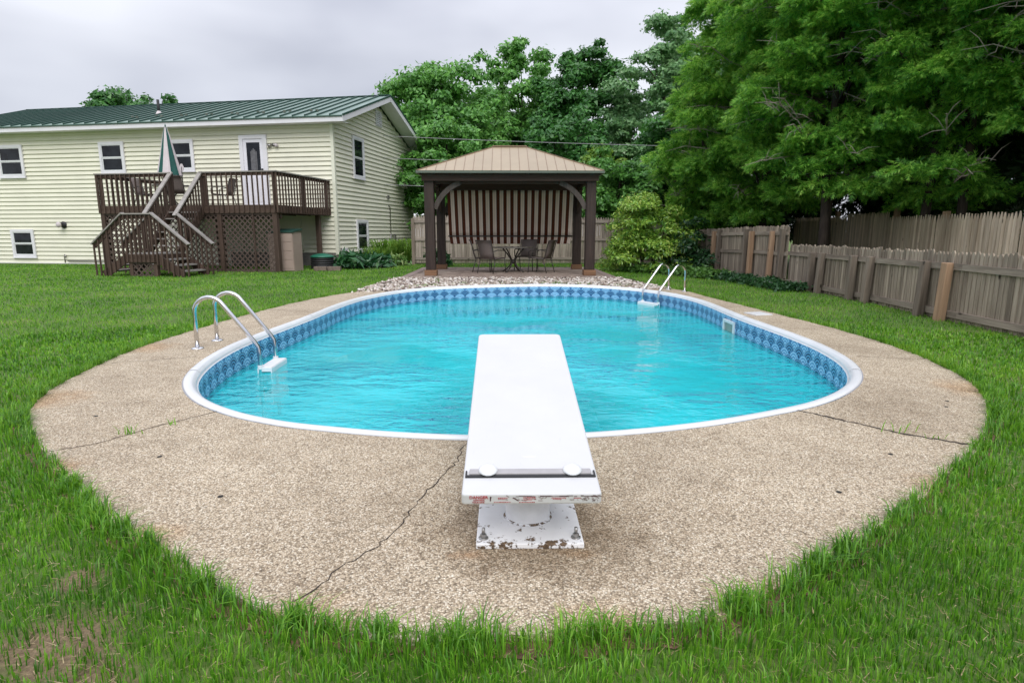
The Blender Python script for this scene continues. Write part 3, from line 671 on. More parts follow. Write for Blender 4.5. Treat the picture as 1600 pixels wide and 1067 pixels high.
# gravel bed only outside the pool: strips left out of the water by building it as a ring to the pool outline
po = pool_outline(-.03)[0]; sel = [tuple(p) for p in po if p[1] > 11.9]; sel = sorted(sel, key=lambda p: p[0])
bed = MB(); ns = len(sel)
for (x, y) in sel: bed.v += [(x, y, .004), (min(max(x*1.08, -2.9), 3.4), 15.72, .004)]
for i in range(ns-1): bed.f.append((2*i, 2*i+2, 2*i+3, 2*i+1))
bed.build('gravel_bed', M['mulch'], kind='structure')

# ------------------------------------------------------------ gazebo
gz = thing('gazebo', 'dark timber gazebo with tan hipped metal roof at the far end', 'gazebo', (.20, 18.05, .03))
PX, PY = 2.165, 1.47   # post centres from the gazebo's middle
pm = MB().span((-.13, -.13, .15), (.13, .13, 2.52)).mesh('post', M['gazebo']); bmh = MB().span((-.165, -.165, 0), (.165, .165, .152)).mesh('post_base', M['newbase'])
for sx_ in (-1, 1):
    for sy in (-1, 1):
        p = link('post', pm, gz, loc=(sx_*PX, sy*PY, 0)); b = link('post_base', bmh, p); bevel(p, .012, 1); bevel(b, .008, 1)
for sy in (-1, 1):
    MB().span((-2.34, -.045, 2.50), (2.34, .045, 2.69)).build('beam', M['gazebo_x'], gz, loc=(0, sy*(PY+.16), 0))
    MB().span((-2.30, -.04, 2.45), (2.30, .04, 2.66)).build('beam', M['gazebo_x'], gz, loc=(0, sy*(PY-.16), 0))
for sx_ in (-1, 1):
    MB().span((-.045, -1.55, 2.50), (.045, 1.55, 2.67)).build('side_beam', M['gazebo'], gz, loc=(sx_*(PX+.02), 0, 0))
def brace(p0, p1, bow, w=.13, t=.09):
    """curved brace from p0 (low) to p1 (high); bow = direction of the concave side"""
    p0, p1, bow = Vector(p0), Vector(p1), Vector(bow); b = MB(); n = 10; up = (p1-p0).normalized(); side = up.cross(bow).normalized()
    for i in range(n+1):
        s_ = i/n; c = p0.lerp(p1, s_)+bow*(-.11*(1-(2*s_-1)**2)); tg = ((p1-p0)+bow*(.11*4*(2*s_-1))).normalized(); nr = tg.cross(side).normalized()
        for a, q in ((-w/2, -t/2), (w/2, -t/2), (w/2, t/2), (-w/2, t/2)): b.v.append(tuple(c+nr*a+side*q))
    for i in range(n):
        for k in range(4): a = i*4+k; d = i*4+(k+1) % 4; b.f.append((a, d, d+4, a+4))
    b.f += [(3, 2, 1, 0), tuple(n*4+k for k in range(4))]; return b
for sy in (-1, 1):
    for sx_ in (-1, 1):
        brace((sx_*(PX-.14), sy*PY, 1.78), (sx_*(PX-.83), sy*PY, 2.47), (sx_*-.7, 0, -.7)).build('brace', M['brace'], gz)
        brace((sx_*PX, sy*(PY-.14), 1.78), (sx_*PX, sy*(PY-.83), 2.47), (0, sy*-.7, -.7)).build('brace', M['gazebo'], gz)
# hip roof
EX, EY, EZ, RX, RZ = 2.44, 1.85, 2.735, .42, 3.58
def roof_face(u0, u1, side):
    """panel between eave coordinates u0..u1 on a side; the roof is a hip"""
    if side in 'FB': E, D, ridge = EX, EY, RX
    else: E, D, ridge = EY, EX-RX, 0
    def top(u):   # how far up the slope (0..1) the panel runs at eave coordinate u
        a = abs(u); return 1.0 if a <= ridge else (E-a)/(E-ridge)
    us = sorted(set([u0, u1]+[q for q in (-ridge, ridge, 0.0) if u0 < q < u1])); pts = [(u, 0.0) for u in us]+[(u, top(u)) for u in reversed(us) if top(u) > 1e-6]
    out = []
    for u, s_ in pts:
        z = EZ+(RZ-EZ)*s_
        if side == 'F': out.append((u, -EY*(1-s_), z))
        elif side == 'B': out.append((-u, EY*(1-s_), z))
        elif side == 'R': out.append((EX-(EX-RX)*s_, u, z))
        else: out.append((-EX+(EX-RX)*s_, -u, z))
    return out
for side, E in (('F', EX), ('B', EX), ('R', EY), ('L', EY)):
    n = int(round(2*E/.245)); w = 2*E/n
    for i in range(n):
        u0, u1 = -E+i*w, -E+(i+1)*w
        g_ = .006; pts = roof_face(u0+g_, u1-g_, side); MB().poly(pts, .014).build('roof_panel', M['gaz_roof'], gz)
        if i:
            a = roof_face(u0-.0001, u0+.0001, side); lo = Vector(a[0]); hi = Vector(a[-1])
            if (hi-lo).length > .1: MB().bar(lo+Vector((0, 0, .009)), hi+Vector((0, 0, .009)), .016, .022).build('seam', M['gaz_seam'], gz)
for sx_ in (-1, 1):
    for sy in (-1, 1): MB().bar((sx_*EX, sy*EY, EZ+.012), (sx_*RX, 0, RZ+.012), .055, .03).build('hip_cap', M['gaz_seam'], gz)
rc = MB(); c4 = [(-RX-.07, -.10, RZ-.01), (RX+.07, -.10, RZ-.01), (RX+.07, .10, RZ-.01), (-RX-.07, .10, RZ-.01)]
rc.poly(c4, .035).build('ridge_cap', M['gaz_seam'], gz)
for sy in (-1, 1): MB().span((-EX-.02, sy*EY-.03, EZ-.055), (EX+.02, sy*EY+.03, EZ+.005)).build('eave_trim', M['gaz_trim'], gz)
for sx_ in (-1, 1): MB().span((sx_*EX-.03, -EY+.032, EZ-.055), (sx_*EX+.03, EY-.032, EZ+.005)).build('eave_trim', M['gaz_trim'], gz)
rf = MB()
for i in range(9):
    u = -2.0+i*.5
    for sy in (-1, 1):
        s_ = 1 if abs(u) <= RX else (EX-abs(u))/(EX-RX); rf_ = MB().bar((u, sy*(EY-.04), EZ-.05), (u, sy*EY*(1-s_), EZ+(RZ-EZ)*s_-.05), .04, .09); rf_.build('rafter', M['dark_inside'], gz)
# striped shade, hung behind the back posts' beam
shade = thing('striped_shade', 'brown and cream striped roll-down shade hanging at the back of the gazebo', 'shade', (.24, 19.36, 0))
def cloth(zt, zb, hwt, hwb, nx=72, nz=8, u0=0, name='shade_fabric'):
    b = MB(); uv = []
    for j in range(nz+1):
        t = j/nz; z = zt+(zb-zt)*t; h_ = hwt+(hwb-hwt)*t
        for i in range(nx+1):
            s_ = i/nx; b.v.append((-h_+2*h_*s_, .012*math.sin(s_*60)+.03*math.sin(s_*PI)*t, z)); uv.append((s_, t))
    for j in range(nz):
        for i in range(nx): a = j*(nx+1)+i; b.f.append((a, a+nx+1, a+nx+2, a+1))
    b.uv = uv; o = b.build(name, M['stripe'], shade, True); so = o.modifiers.new('thick', 'SOLIDIFY'); so.thickness = .004; return o
cloth(2.50, 1.085, 1.99, 1.94); cloth(1.055, .83, 1.935, 1.90, name='valance')
MB().tube([(-1.97, -.01, 1.07), (1.97, -.01, 1.07)], .021, 8).build('roller_bar', M['chair_frame'], shade, True)

# ------------------------------------------------------------ sling chairs and tables
def sling_chair(label, loc, rz, group, w=.56):
    """faces local +y"""
    t = thing('sling_chair', label, 'chair', loc, rz, group); h = w/2
    sb = MB()
    prof_ = [(-.02, .40, 0), (.24, .43, 0), (-.22, .43, 0), (-.34, .93, 0)]
    def strip(pts, nm):
        b = MB()
        for (y, z) in pts: b.v += [(-h+.03, y, z), (h-.03, y, z)]
        for i in range(len(pts)-1): b.f.append((2*i, 2*i+1, 2*i+3, 2*i+2))
        o = b.build(nm, M['mesh_fabric'], t, True); s = o.modifiers.new('thick', 'SOLIDIFY'); s.thickness = .012; return o
    strip([(.27, .425), (.22, .44), (0, .415), (-.20, .40)], 'seat'); strip([(-.20, .405), (-.25, .56), (-.31, .80), (-.345, .90), (-.375, .93)], 'backrest')
    for s in (-1, 1):
        MB().tube([(s*h, .27, .43), (s*h, 0, .415), (s*h, -.21, .40), (s*h, -.26, .56), (s*h, -.32, .80), (s*h, -.36, .915), (s*h, -.39, .93)], .014, 6).build('side_frame', M['chair_frame'], t, True)
        MB().tube([(s*h, .25, .43), (s*(h+.01), .29, 0)], .013, 6).build('leg', M['chair_frame'], t, True)
        MB().tube([(s*h, -.18, .41), (s*(h+.01), -.30, 0)], .013, 6).build('leg', M['chair_frame'], t, True)
        MB().tube([(s*h, -.27, .62), (s*(h+.03), -.10, .66), (s*(h+.03), .18, .645), (s*(h+.02), .27, .60), (s*h, .27, .43)], .014, 6).build('armrest', M['chair_frame'], t, True)
    MB().tube([(-h, -.385, .93), (h, -.385, .93)], .014, 6).build('top_rail', M['chair_frame'], t, True)
    MB().tube([(-h, .27, .425), (h, .27, .425)], .012, 6).build('front_rail', M['chair_frame'], t, True)
    return t
Zp = .032; gc = 'taupe sling chairs round the gazebo table'
sling_chair('sling chair left of the gazebo table with its back to the pool', (-.33, 17.55, Zp), R(-38), gc)
sling_chair('sling chair mostly hidden behind the nearest left chair under the gazebo', (-.62, 18.25, Zp), R(-88), gc)
sling_chair('sling chair behind the gazebo table facing the pool', (.72, 18.75, Zp), R(160), gc)
sling_chair('sling chair right of the gazebo table turned towards the left', (1.12, 17.75, Zp), R(62), gc)
def patio_table(label, loc, r, h, group=None):
    t = thing('patio_table', label, 'table', loc)
    MB().lathe([(r-.02, 0), (r, .008), (r, .028), (r-.012, .034)], (0, 0, h-.034), 40).build('tabletop', simple('pebbled_tabletop', (.13, .12, .105), .2, .2, 20), t, True)
    for k in range(4):
        a = R(45+90*k+12); c, s = math.cos(a), math.sin(a)
        MB().tube([(c*r*.62, s*r*.62, h-.04), (c*r*.3, s*r*.3, h*.68), (c*.07, s*.07, h*.48), (c*.09, s*.09, h*.3), (c*r*.35, s*r*.35, .1), (c*r*.62, s*r*.62, 0)], .02, 6).build('leg', M['chair_frame'], t, True)
    MB().tube([(0, 0, h*.33), (0, 0, h*.5)], .085, 10).build('hub', M['chair_frame'], t, True)
    return t
patio_table('round dark patio table standing under the gazebo', (.30, 18.0, Zp), .60, .74)

# ------------------------------------------------------------ house
TH = R(10.8); HC = (-5.85, 21.7, 0)
house = thing('house', 'long pale yellow two-storey house with green metal roof', 'house', HC, -TH)
HL, HD = 15.9, 8.1; EVZ = 4.93
XL = -HL
# core walls
core = MB(); core.span((XL, .03, -.1), (-.03, HD, EVZ))
core.build('wall_core', M['siding'], house)
gcore = MB(); gcore.v = [(-.03, .03, EVZ), (-.03, HD, EVZ), (-.03, HD/2, EVZ+HD/2*.338), (XL, .03, EVZ), (XL, HD, EVZ), (XL, HD/2, EVZ+HD/2*.338)]
gcore.f = [(0, 1, 2), (3, 5, 4), (0, 2, 5, 3), (1, 4, 5, 2)]; gcore.build('gable_core', M['siding'], house)
# clapboards: each leans out at its lower edge
CH = .158
def clap(x0, x1, z, nm='siding_board'):
    b = MB(); b.v = [(x0, 0.018, z+CH+.004), (x1, 0.018, z+CH+.004), (x1, -.030, z), (x0, -.030, z), (x0, .031, z+CH+.004), (x1, .031, z+CH+.004), (x1, .031, z), (x0, .031, z)]
    b.f = [(0, 3, 2, 1), (3, 7, 6, 2), (0, 4, 7, 3), (1, 2, 6, 5)]; return b.build(nm, M['siding'], house)
z = .0; i = 0
while z < EVZ-.05:
    if z < .4: clap(XL, -4.2, z)
    else: clap(XL, -.06, z)
    z += CH
def clap_g(y0, y1, z):
    b = MB(); b.v = [(-.018, y0, z+CH+.004), (-.018, y1, z+CH+.004), (.030, y1, z), (.030, y0, z), (-.031, y0, z+CH+.004), (-.031, y1, z+CH+.004), (-.031, y1, z), (-.031, y0, z)]
    b.f = [(0, 1, 2, 3), (3, 2, 6, 7), (0, 3, 7, 4), (1, 5, 6, 2)]; b.build('siding_board', M['siding'], house)
z = CH*3
while z < EVZ+HD/2*.338-.1:
    if z < EVZ: y0_, y1_ = .06, HD-.06
    else: q = (z+CH*.6-EVZ)/.338; y0_, y1_ = q, HD-q
    if y1_-y0_ > .15: clap_g(y0_, y1_, z)
    z += CH
for nm, a, b_ in (('corner_trim', (-.08, -.034, .4), (.034, .08, EVZ)), ('corner_trim', (-.02, HD-.08, .4), (.036, HD+.02, EVZ)), ('foundation', (-4.2, -.005, -.1), (.006, HD-.01, .46))):
    MB().span(a, b_).build(nm, M['foundation' if nm == 'foundation' else 'corner'], house)
MB().span((XL, -.034, -.05), (-4.21, .02, .02)).build('base_board', M['white_trim'], house)
# roof
OV = .45; SL = .338; ER = EVZ+.10; RL = -HL-.6; RR = .62   # eave top, overhangs
def rz_(y): return ER+(y+OV)*SL if y <= HD/2 else ER+(HD+OV-y)*SL
n = 38; w = (RR-RL)/n
pm = {}
for side in (0, 1):
    b = MB(); ya_, yb_ = (-OV-.03, HD/2) if side == 0 else (HD+OV+.03, HD/2)
    za, zb = rz_(-OV)-.01, rz_(HD/2)
    pts = [(0.01, ya_, za), (w-.01, ya_, za), (w-.01, yb_, zb), (.01, yb_, zb)]; 
    if side: pts = pts[::-1]
    pm = b.poly(pts, .02).mesh('roof_panel', M['roof'])
    rm = MB().bar((0, ya_, za+.04), (0, yb_, zb+.04), .045, .06).mesh('rib', M['roof_rib'])
    for i in range(n):
        link('roof_panel', pm, house, loc=(RL+i*w, 0, 0)); link('rib', rm, house, loc=(RL+i*w, 0, 0))
MB().span((RL, HD/2-.12, rz_(HD/2)+.01), (RR, HD/2+.12, rz_(HD/2)+.045)).build('ridge_cap', M['roof_rib'], house)
MB().span((RL, -OV, ER-.19), (RR-.01, -OV+.025, ER-.02)).build('fascia', M['white_trim'], house)
MB().span((RL, -OV-.035, ER-.035), (RR, -OV+.0, ER-.012)).build('drip_edge', M['roof_rib'], house)
MB().span((RL, HD+OV-.025, ER-.19), (RR-.01, HD+OV, ER-.02)).build('fascia', M['white_trim'], house)
MB().span((RL, -OV+.027, ER-.19), (RR-.03, .0, ER-.17)).build('soffit', M['white_trim'], house)
for side in (0, 1):
    ya_, yb_ = (-OV, HD/2) if side == 0 else (HD+OV, HD/2)
    for xx in (RR-.012, RL+.012): MB().bar((xx, ya_, rz_(ya_)-.105), (xx, yb_, rz_(HD/2)-.105), .025, .19).build('rake_board', M['white_trim'], house)
    MB().bar((RR/2-.01, ya_, rz_(ya_)-.16), (RR/2-.01, yb_, rz_(HD/2)-.16), RR-.05, .02).build('rake_soffit', M['white_trim'], house)
    MB().bar((RR, ya_, rz_(ya_)+.02), (RR, yb_, rz_(HD/2)+.02), .04, .06).build('rake_cap', M['roof_rib'], house)
sgm = MB().box((0, 0, .04), (.10, .02, .07)).box((0, .05, .01), (.08, .1, .012)).mesh('snow_guard', M['gaz_trim'])
for i in range(8):
    for dx in (0, .26):
        x = -.7-i*1.02-dx; y = .35+(.08 if dx else 0); link('snow_guard', sgm, house, loc=(x, y, rz_(y)+.03))
MB().tube([(-7.6, 1.2, rz_(1.2)), (-7.6, 1.2, rz_(1.2)+.55)], .05, 10).build('vent_pipe', M['black'], house, True)
MB().lathe([(.12, 0), (.06, .12)], (-7.6, 1.2, rz_(1.2)+.02), 12).build('pipe_boot', M['umb_white'], house)
# windows
def window(x0, x1, z0, z1, side='front', split=.5):
    """double-hung window; side front: plane y=0, gable: plane x=0"""
    fr = .095; root_loc = (0, 0, 0)
    def B(u0, u1, d0, d1, za, zb):
        return ((u0, -d1-.012, za), (u1, -d0-.012, zb)) if side == 'front' else ((d0+.012, u0, za), (d1+.012, u1, zb))
    def add(lst):
        b = MB()
        for q in lst: b.span(*B(*q))
        return b
    f = add([(x0, x0+fr, .0, .055, z0, z1), (x1-fr, x1, .0, .055, z0, z1), (x0+fr, x1-fr, .0, .055, z1-fr, z1), (x0+fr, x1-fr, .0, .055, z0, z0+fr)]).build('window_frame', M['white_trim'], house)
    add([(x0-.02, x1+.02, .0, .075, z0-.03, z0+.012)]).build('sill', M['white_trim'], f)
    a, b_, c, d = x0+fr, x1-fr, z0+fr, z1-fr; mz = c+(d-c)*split; t = .038
    for (zz0, zz1, dep) in ((c, mz, .035), (mz, d, .045)):
        s = add([(a, a+t, .018, dep, zz0, zz1), (b_-t, b_, .018, dep, zz0, zz1), (a+t, b_-t, .018, dep, zz0, zz0+t), (a+t, b_-t, .018, dep, zz1-t, zz1)]).build('sash', M['white_plastic'], f)
        add([(a+t, b_-t, .014, .022, zz0+t, zz1-t)]).build('pane', M['glass'], f)
window(-13.75, -12.6, 3.25, 4.45); window(-9.25, -8.2, 3.33, 4.46); window(-6.35, -5.35, 3.36, 4.47)
window(-13.65, -12.6, .22, 1.30)
window(1.50, 2.50, 3.18, 4.70, 'gable'); window(1.55, 2.60, .45, 1.66, 'gable')
# storm door
df = MB()
for q in (((-3.52, -.075, 1.98), (-3.38, 0, 4.55)), ((-2.62, -.075, 1.98), (-2.46, 0, 4.55)), ((-3.38, -.075, 4.42), (-2.62, 0, 4.55))): df.span(*q)
door = df.build('door_frame', M['white_trim'], house)
MB().span((-3.38, -.045, 2.0), (-2.62, -.018, 3.33)).span((-3.38, -.045, 3.33), (-3.26, -.018, 4.42)).span((-2.74, -.045, 3.33), (-2.62, -.018, 4.42)).span((-3.26, -.045, 4.30), (-2.74, -.018, 4.42)).build('door_leaf', simple('white_door', (.78, .77, .82), .4, .03), door)
MB().span((-3.26, -.03, 3.33), (-2.74, -.024, 4.30)).build('door_glass', M['glass'], door)
cu = MB()
for k in range(5): cu.span((-3.12+k*.05, -.034-.002*(k % 2), 3.36), (-3.075+k*.05, -.0305, 4.1-.05*abs(k-2)))
cu.build('door_curtain', M['curtain_in'], door)
MB().span((-3.22, -.052, 2.25), (-3.04, -.046, 3.1)).span((-2.92, -.052, 2.25), (-2.74, -.046, 3.1)).build('door_panel', M['white_trim'], door)
MB().box((-2.68, -.07, 3.37), (.05, .05, .07)).build('door_handle', M['black'], door)
# wall fittings
wl = MB(); wl.lathe([(.06, 0), (.06, .03)], (0, 0, 0), 14); o = wl.build('wall_light', M['bolt'], house, True); o.location = (-2.21, -.012, 4.2); o.rotation_euler = (R(90), 0, 0)
for s in (-1, 1):
    q = MB().lathe([(.03, 0), (.05, .06), (.06, .14)], (0, 0, 0), 12).build('lamp_head', M['umb_white'] if s > 0 else M['bolt'], o, True); q.location = (s*.07, .02, .04); q.rotation_euler = (R(30), s*R(60), 0)
dv = MB().lathe([(.13, 0), (.13, .03), (.075, .035), (.075, .20), (.09, .21)], (0, 0, 0), 16).build('dryer_vent', M['black'], house, True); dv.location = (-11.2, -.012, 1.47); dv.rotation_euler = (R(90), 0, 0)
MB().lathe([(.095, 0), (.11, .05), (.06, .10)], (0, 0, .2), 16).build('vent_hood', M['umb_white'], dv, True)
hp = MB(); hp.tube([(-11.35, -.02, .02), (-11.35, -.02, .26), (-11.28, -.08, .33), (-11.2, -.12, .26)], .025, 8).tube([(-11.2, -.06, .10), (-9.5, -.06, .10), (-9.0, -.06, .06)], .022, 8).build('faucet_pipe', M['bolt'], house, True)
MB().span((.012, 3.85, 5.42), (.05, 4.45, 6.02)).build('gable_vent', M['white_trim'], house)
for k in range(7): MB().bar((.062, 3.91, 5.49+k*.075), (.062, 4.39, 5.49+k*.075), .05, .012, (1, 0, .6)).build('louver', M['white_trim'], house)
MB().box((.04, 4.85, 2.66), (.08, .14, .16)).build('outdoor_outlet', M['bolt'], house)
MB().tube([(.035, 5.05, .3), (.035, 5.05, 2.25), (.03, 4.9, 2.32)], .022, 8).build('conduit', M['bolt'], house, True)
MB().tube([(.06, 4.95, .3), (.06, 4.95, 1.02), (.06, 5.0, 1.08), (.06, 5.5, 1.08), (.06, 5.55, 1.02), (.06, 5.55, .3)], .03, 8).build('gas_pipe', M['bolt'], house, True)
MB().box((.06, .42, .55), (.1, .3, .16)).build('crawl_vent', M['white_trim'], house)
MB().tube([(-1.33, -.05, .5), (-1.33, -.05, 1.7)], .02, 6).build('downpipe', M['corner'], house, True)

# ------------------------------------------------------------ raised deck with double stair
dk = thing('raised_deck', 'brown stained raised wooden deck with a landing and split stairs', 'deck', HC, -TH)
DX0, DX1, DY = -6.25, -.25, -3.4; FZ = 2.0; RZT = 2.98; OX0, OX1 = -3.66, -2.64
bmesh_cache = {}
def part(nm, a, b_, mat='deckwood', parent=None): return MB().span(a, b_).build(nm, M[mat], parent or dk)
y = DY
while y < -.05:
    part('floor_board', (DX0, y, FZ-.035), (DX1, min(y+.135, -.03), FZ), 'deckwood_x'); y += .142
part('rim_joist', (DX0, DY-.04, 1.76), (DX1, DY-.001, FZ-.001), 'deckwood_x'); part('rim_joist', (DX1+.001, DY, 1.76), (DX1+.04, -.03, FZ-.001)); part('rim_joist', (DX0-.04, DY, 1.76), (DX0-.001, -.03, FZ-.001))
part('beam', (DX0, DY+.2, 1.60), (DX1, DY+.28, 1.78), 'deckwood_x')
for k in range(11): part('joist', (DX0+.3+k*.55, DY, 1.76), (DX0+.34+k*.55, -.05, FZ-.036))
for x, y in ((DX0+.05, DY+.05), (DX1-.07, DY+.05), (-2.15, DY+.05), (-4.2, DY+.05), (-.45, -.5), (-4.2, -.6)): part('post', (x-.07, y-.07, -.05), (x+.07, y+.07, 1.76))
bal = MB().span((-.018, -.018, 1.78), (.018, .018, RZT-.035)).mesh('baluster', M['deckwood'])
def balusters(x0, y0, x1, y1, step=.165):
    d = math.hypot(x1-x0, y1-y0); n = int(d/step)
    for k in range(n+1): t = k/max(n, 1); link('baluster', bal, dk, loc=(x0+(x1-x0)*t, y0+(y1-y0)*t, 0))
balusters(DX0+.03, DY-.06, OX0-.03, DY-.06); balusters(OX1+.03, DY-.06, DX1-.02, DY-.06); balusters(DX1+.06, DY-.02, DX1+.06, -.08); balusters(DX0-.06, DY, DX0-.06, -.1, .2)
for a, b_ in (((DX0-.05, DY-.085, RZT-.035), (OX0+.02, DY+.06, RZT)), ((OX1-.02, DY-.085, RZT-.035), (DX1+.09, DY+.06, RZT))): part('cap_rail', a, b_, 'deckcap')
for a, b_ in (((DX1-.055, DY+.062, RZT-.035), (DX1+.09, -.03, RZT)), ((DX0-.09, DY+.062, RZT-.035), (DX0+.05, -.03, RZT))): part('cap_rail', a, b_, 'deckcap')
for a, b_ in (((DX0, DY-.04, RZT-.13), (OX0, DY, RZT-.037)), ((OX1, DY-.04, RZT-.13), (DX1, DY, RZT-.037)), ((DX1, DY, RZT-.13), (DX1+.04, -.03, RZT-.037)), ((DX0-.04, DY, RZT-.13), (DX0, -.03, RZT-.037))): part('rail_board', a, b_, 'deckwood_x')
for x in (DX0+.05, OX0-.05, OX1+.05, DX1-.05): part('newel', (x-.045, DY+.005, FZ), (x+.045, DY+.09, RZT-.038))
for y in (-1.7, -.1): part('newel', (DX1-.095, y-.045, FZ), (DX1-.005, y+.045, RZT-.038))
# upper flight: from y=DY down to the landing
LZ = .63; LY1, LY0 = -4.62, -5.62; LX0, LX1 = -3.44, -2.58
nr = 7
for k in range(1, nr):
    yy = DY-k*(DY-LY1)/nr*1.0; zz = FZ-(FZ-LZ)/nr*k
    part('tread', (OX0+.02, yy-.10, zz-.035), (OX1-.02, yy+.14, zz), 'deckcap')
for xx in (OX0, OX1):
    MB().bar((xx, DY-.02, FZ-.10), (xx, LY1, LZ-.02), .04, .24).build('stringer', M['deckwood'], dk)
    MB().bar((xx, DY-.02, RZT+.0), (xx, LY1-.08, RZT-(FZ-LZ)+.05), .13, .035).build('stair_cap_rail', M['deckcap'], dk)
    MB().bar((xx, DY-.06, RZT-.1), (xx, LY1-.04, RZT-(FZ-LZ)-.05), .035, .09).build('stair_rail_board', M['deckwood'], dk)
    for k in range(10):
        t = (k+.5)/10; yy = DY-.05+(LY1-DY)*t; zt = RZT-(FZ-LZ)*t; part('baluster', (xx-.018+(.03 if xx > -3 else -.03), yy-.018, FZ-(FZ-LZ)*t-.22), (xx+.018+(.03 if xx > -3 else -.03), yy+.018, zt-.03))
# landing
for k in range(7): part('landing_board', (LX0, LY0+k*.146, LZ-.035), (LX1, LY0+k*.146+.138, LZ), 'deckcap')
part('landing_joist', (LX0, LY0-.04, LZ-.24), (LX1, LY0-.001, LZ-.03), 'deckwood_x'); part('landing_joist', (LX0-.04, LY0, LZ-.24), (LX0-.001, LY1, LZ-.036)); part('landing_joist', (LX1+.001, LY0, LZ-.24), (LX1+.04, LY1, LZ-.036))
for x in (LX0+.05, LX1-.05):
    for y in (LY0+.05, LY1-.05): part('landing_post', (x-.05, y-.05, -.05), (x+.05, y+.05, LZ-.036))
LT = 1.70
part('cap_rail', (LX0-.03, LY0-.10, LT-.035), (LX1+.03, LY0+.03, LT), 'deckcap'); part('rail_board', (LX0, LY0-.04, LT-.12), (LX1, LY0, LT-.037), 'deckwood_x')
for k in range(7): x = LX0+.03+k*(LX1-LX0-.06)/6; part('baluster', (x-.018, LY0-.078, LZ-.24), (x+.018, LY0-.042, LT-.036))
# side flights, descending left and right off the landing
for s, xs in ((-1, LX0), (1, LX1)):
    rn = .24
    for k in range(1, 4):
        zz = LZ-k*.158; xa = xs+s*(k-1)*rn; xb = xa+s*.27; part('tread', (min(xa, xb), LY0+.03, zz-.04), (max(xa, xb), LY1-.03, zz), 'deckcap')
    xe = xs+s*.86
    for yy in (LY0+.0, LY1-.0):
        MB().bar((xs, yy, LZ-.1), (xe-s*.05, yy, .03), .04, .22).build('stringer', M['deckwood'], dk)
        topx = xs+s*1.06; zt0, zt1 = LT+.01, LT-.83
        MB().bar((xs, yy-.04, zt0), (topx, yy-.04, zt1), .13, .035).build('stair_cap_rail', M['deckcap'], dk)
        MB().bar((xs, yy-.02, zt0-.08), (topx-s*.05, yy-.02, zt1-.07), .035, .09).build('stair_rail_board', M['deckwood'], dk)
        for k in range(7):
            t = (k+.6)/7; x = xs+(topx-xs)*t; zb = max(.0, LZ-.25-.75*t) if k < 6 else 0
            part('baluster', (x-.018, yy-.078, zb), (x+.018, yy-.042, zt0+(zt1-zt0)*t-.03))
# lattice skirts
def lattice(x0, y0, x1, y1, z0, z1, name='lattice_panel', step=.175):
    L = math.hypot(x1-x0, y1-y0); b = MB(); d = Vector(((x1-x0)/L, (y1-y0)/L, 0)); nrm = Vector((-d.y, d.x, 0)); H_ = z1-z0; o = Vector((x0, y0, z0))
    for sgn in (0, 1):
        c = -H_
        while c < L:
            # line u = c + t (t in 0..H), clip to 0..L
            t0, t1 = max(0, -c), min(H_, L-c)
            if t1-t0 > .04:
                if sgn: p, q = (c+t0, t0), (c+t1, t1)
                else: p, q = (L-c-t0, t0), (L-c-t1, t1)
                off = nrm*(.008 if sgn else -.002)
                b.bar(o+d*p[0]+Vector((0, 0, p[1]))+off, o+d*q[0]+Vector((0, 0, q[1]))+off, .009 , .04, nrm if False else (0, 0, 1))
            c += step
    # frame
    for a, e in (((0, 0), (L, 0)), ((0, H_), (L, H_))): b.bar(o+d*a[0]+Vector((0, 0, a[1])), o+d*e[0]+Vector((0, 0, e[1])), .03, .07)
    return b.build(name, M['lattice'], dk, kind='stuff')
def lattice2(x0, y0, x1, y1, z0, z1): return lattice(x0, y0, x1, y1, z0, z1)
lattice2(-2.08, DY+.02, DX1-.15, DY+.02, .02, 1.74); lattice2(-4.1, DY+.02, -2.22, DY+.02, .02, 1.74); lattice2(DX0+.12, DY+.02, -4.27, DY+.02, .02, 1.74)
lattice2(LX0+.1, LY0+.02, LX1-.1, LY0+.02, .0, .38)
part('lattice_stile', (-1.05, DY-.02, .0), (-1.01, DY+.01, 1.75))

# things on the deck (placed in the house frame, converted to world)
EXv = Vector((math.cos(TH), -math.sin(TH), 0)); EYv = Vector((math.sin(TH), math.cos(TH), 0))
def hw_(x, y, z=0): return Vector(HC)+EXv*x+EYv*y+Vector((0, 0, z))
dt = patio_table('round table with the closed umbrella on the raised deck', hw_(-4.9, -1.9, FZ), .6, .72)
gd = 'sling chairs on the raised deck'
sling_chair('sling chair at the top of the deck stairs with its back to the stairs', hw_(-4.15, -2.5, FZ), -TH+R(10), gd, .62)
sling_chair('sling chair at the left end of the deck behind the balusters', hw_(-5.75, -2.0, FZ), -TH-R(80), gd)
sling_chair('sling chair right of the deck table facing left', hw_(-3.2, -1.6, FZ), -TH+R(100), gd)
um = thing('closed_umbrella', 'closed green and white striped patio umbrella on the deck', 'umbrella', hw_(-4.9, -1.9, FZ), -TH)
MB().tube([(0, 0, 0), (0, 0, 2.6)], .02, 8).build('pole', M['bolt'], um, True)
gore = {}
for k in range(16):
    a0, a1 = 2*PI*k/16, 2*PI*(k+1)/16; b = MB(); rows = [(.03, 2.58), (.10, 2.3), (.20, 1.75), (.31, 1.2), (.35, 1.04)]
    for r, z in rows:
        for j, a in enumerate((a0, (a0+a1)/2, a1)):
            rr = r*(1 if j != 1 else (1.12 if k % 2 else .9)); b.v.append((rr*math.cos(a), rr*math.sin(a), z))
    for i in range(4):
        for j in range(2): q = i*3+j; b.f.append((q, q+3, q+4, q+1))
    b.build('canopy_panel', M['umb_green'] if (k//2) % 2 else M['umb_white'], um, True)
MB().lathe([(.025, 0), (.02, .05), (.004, .10)], (0, 0, 2.57), 10).build('finial', M['umb_green'], um, True)
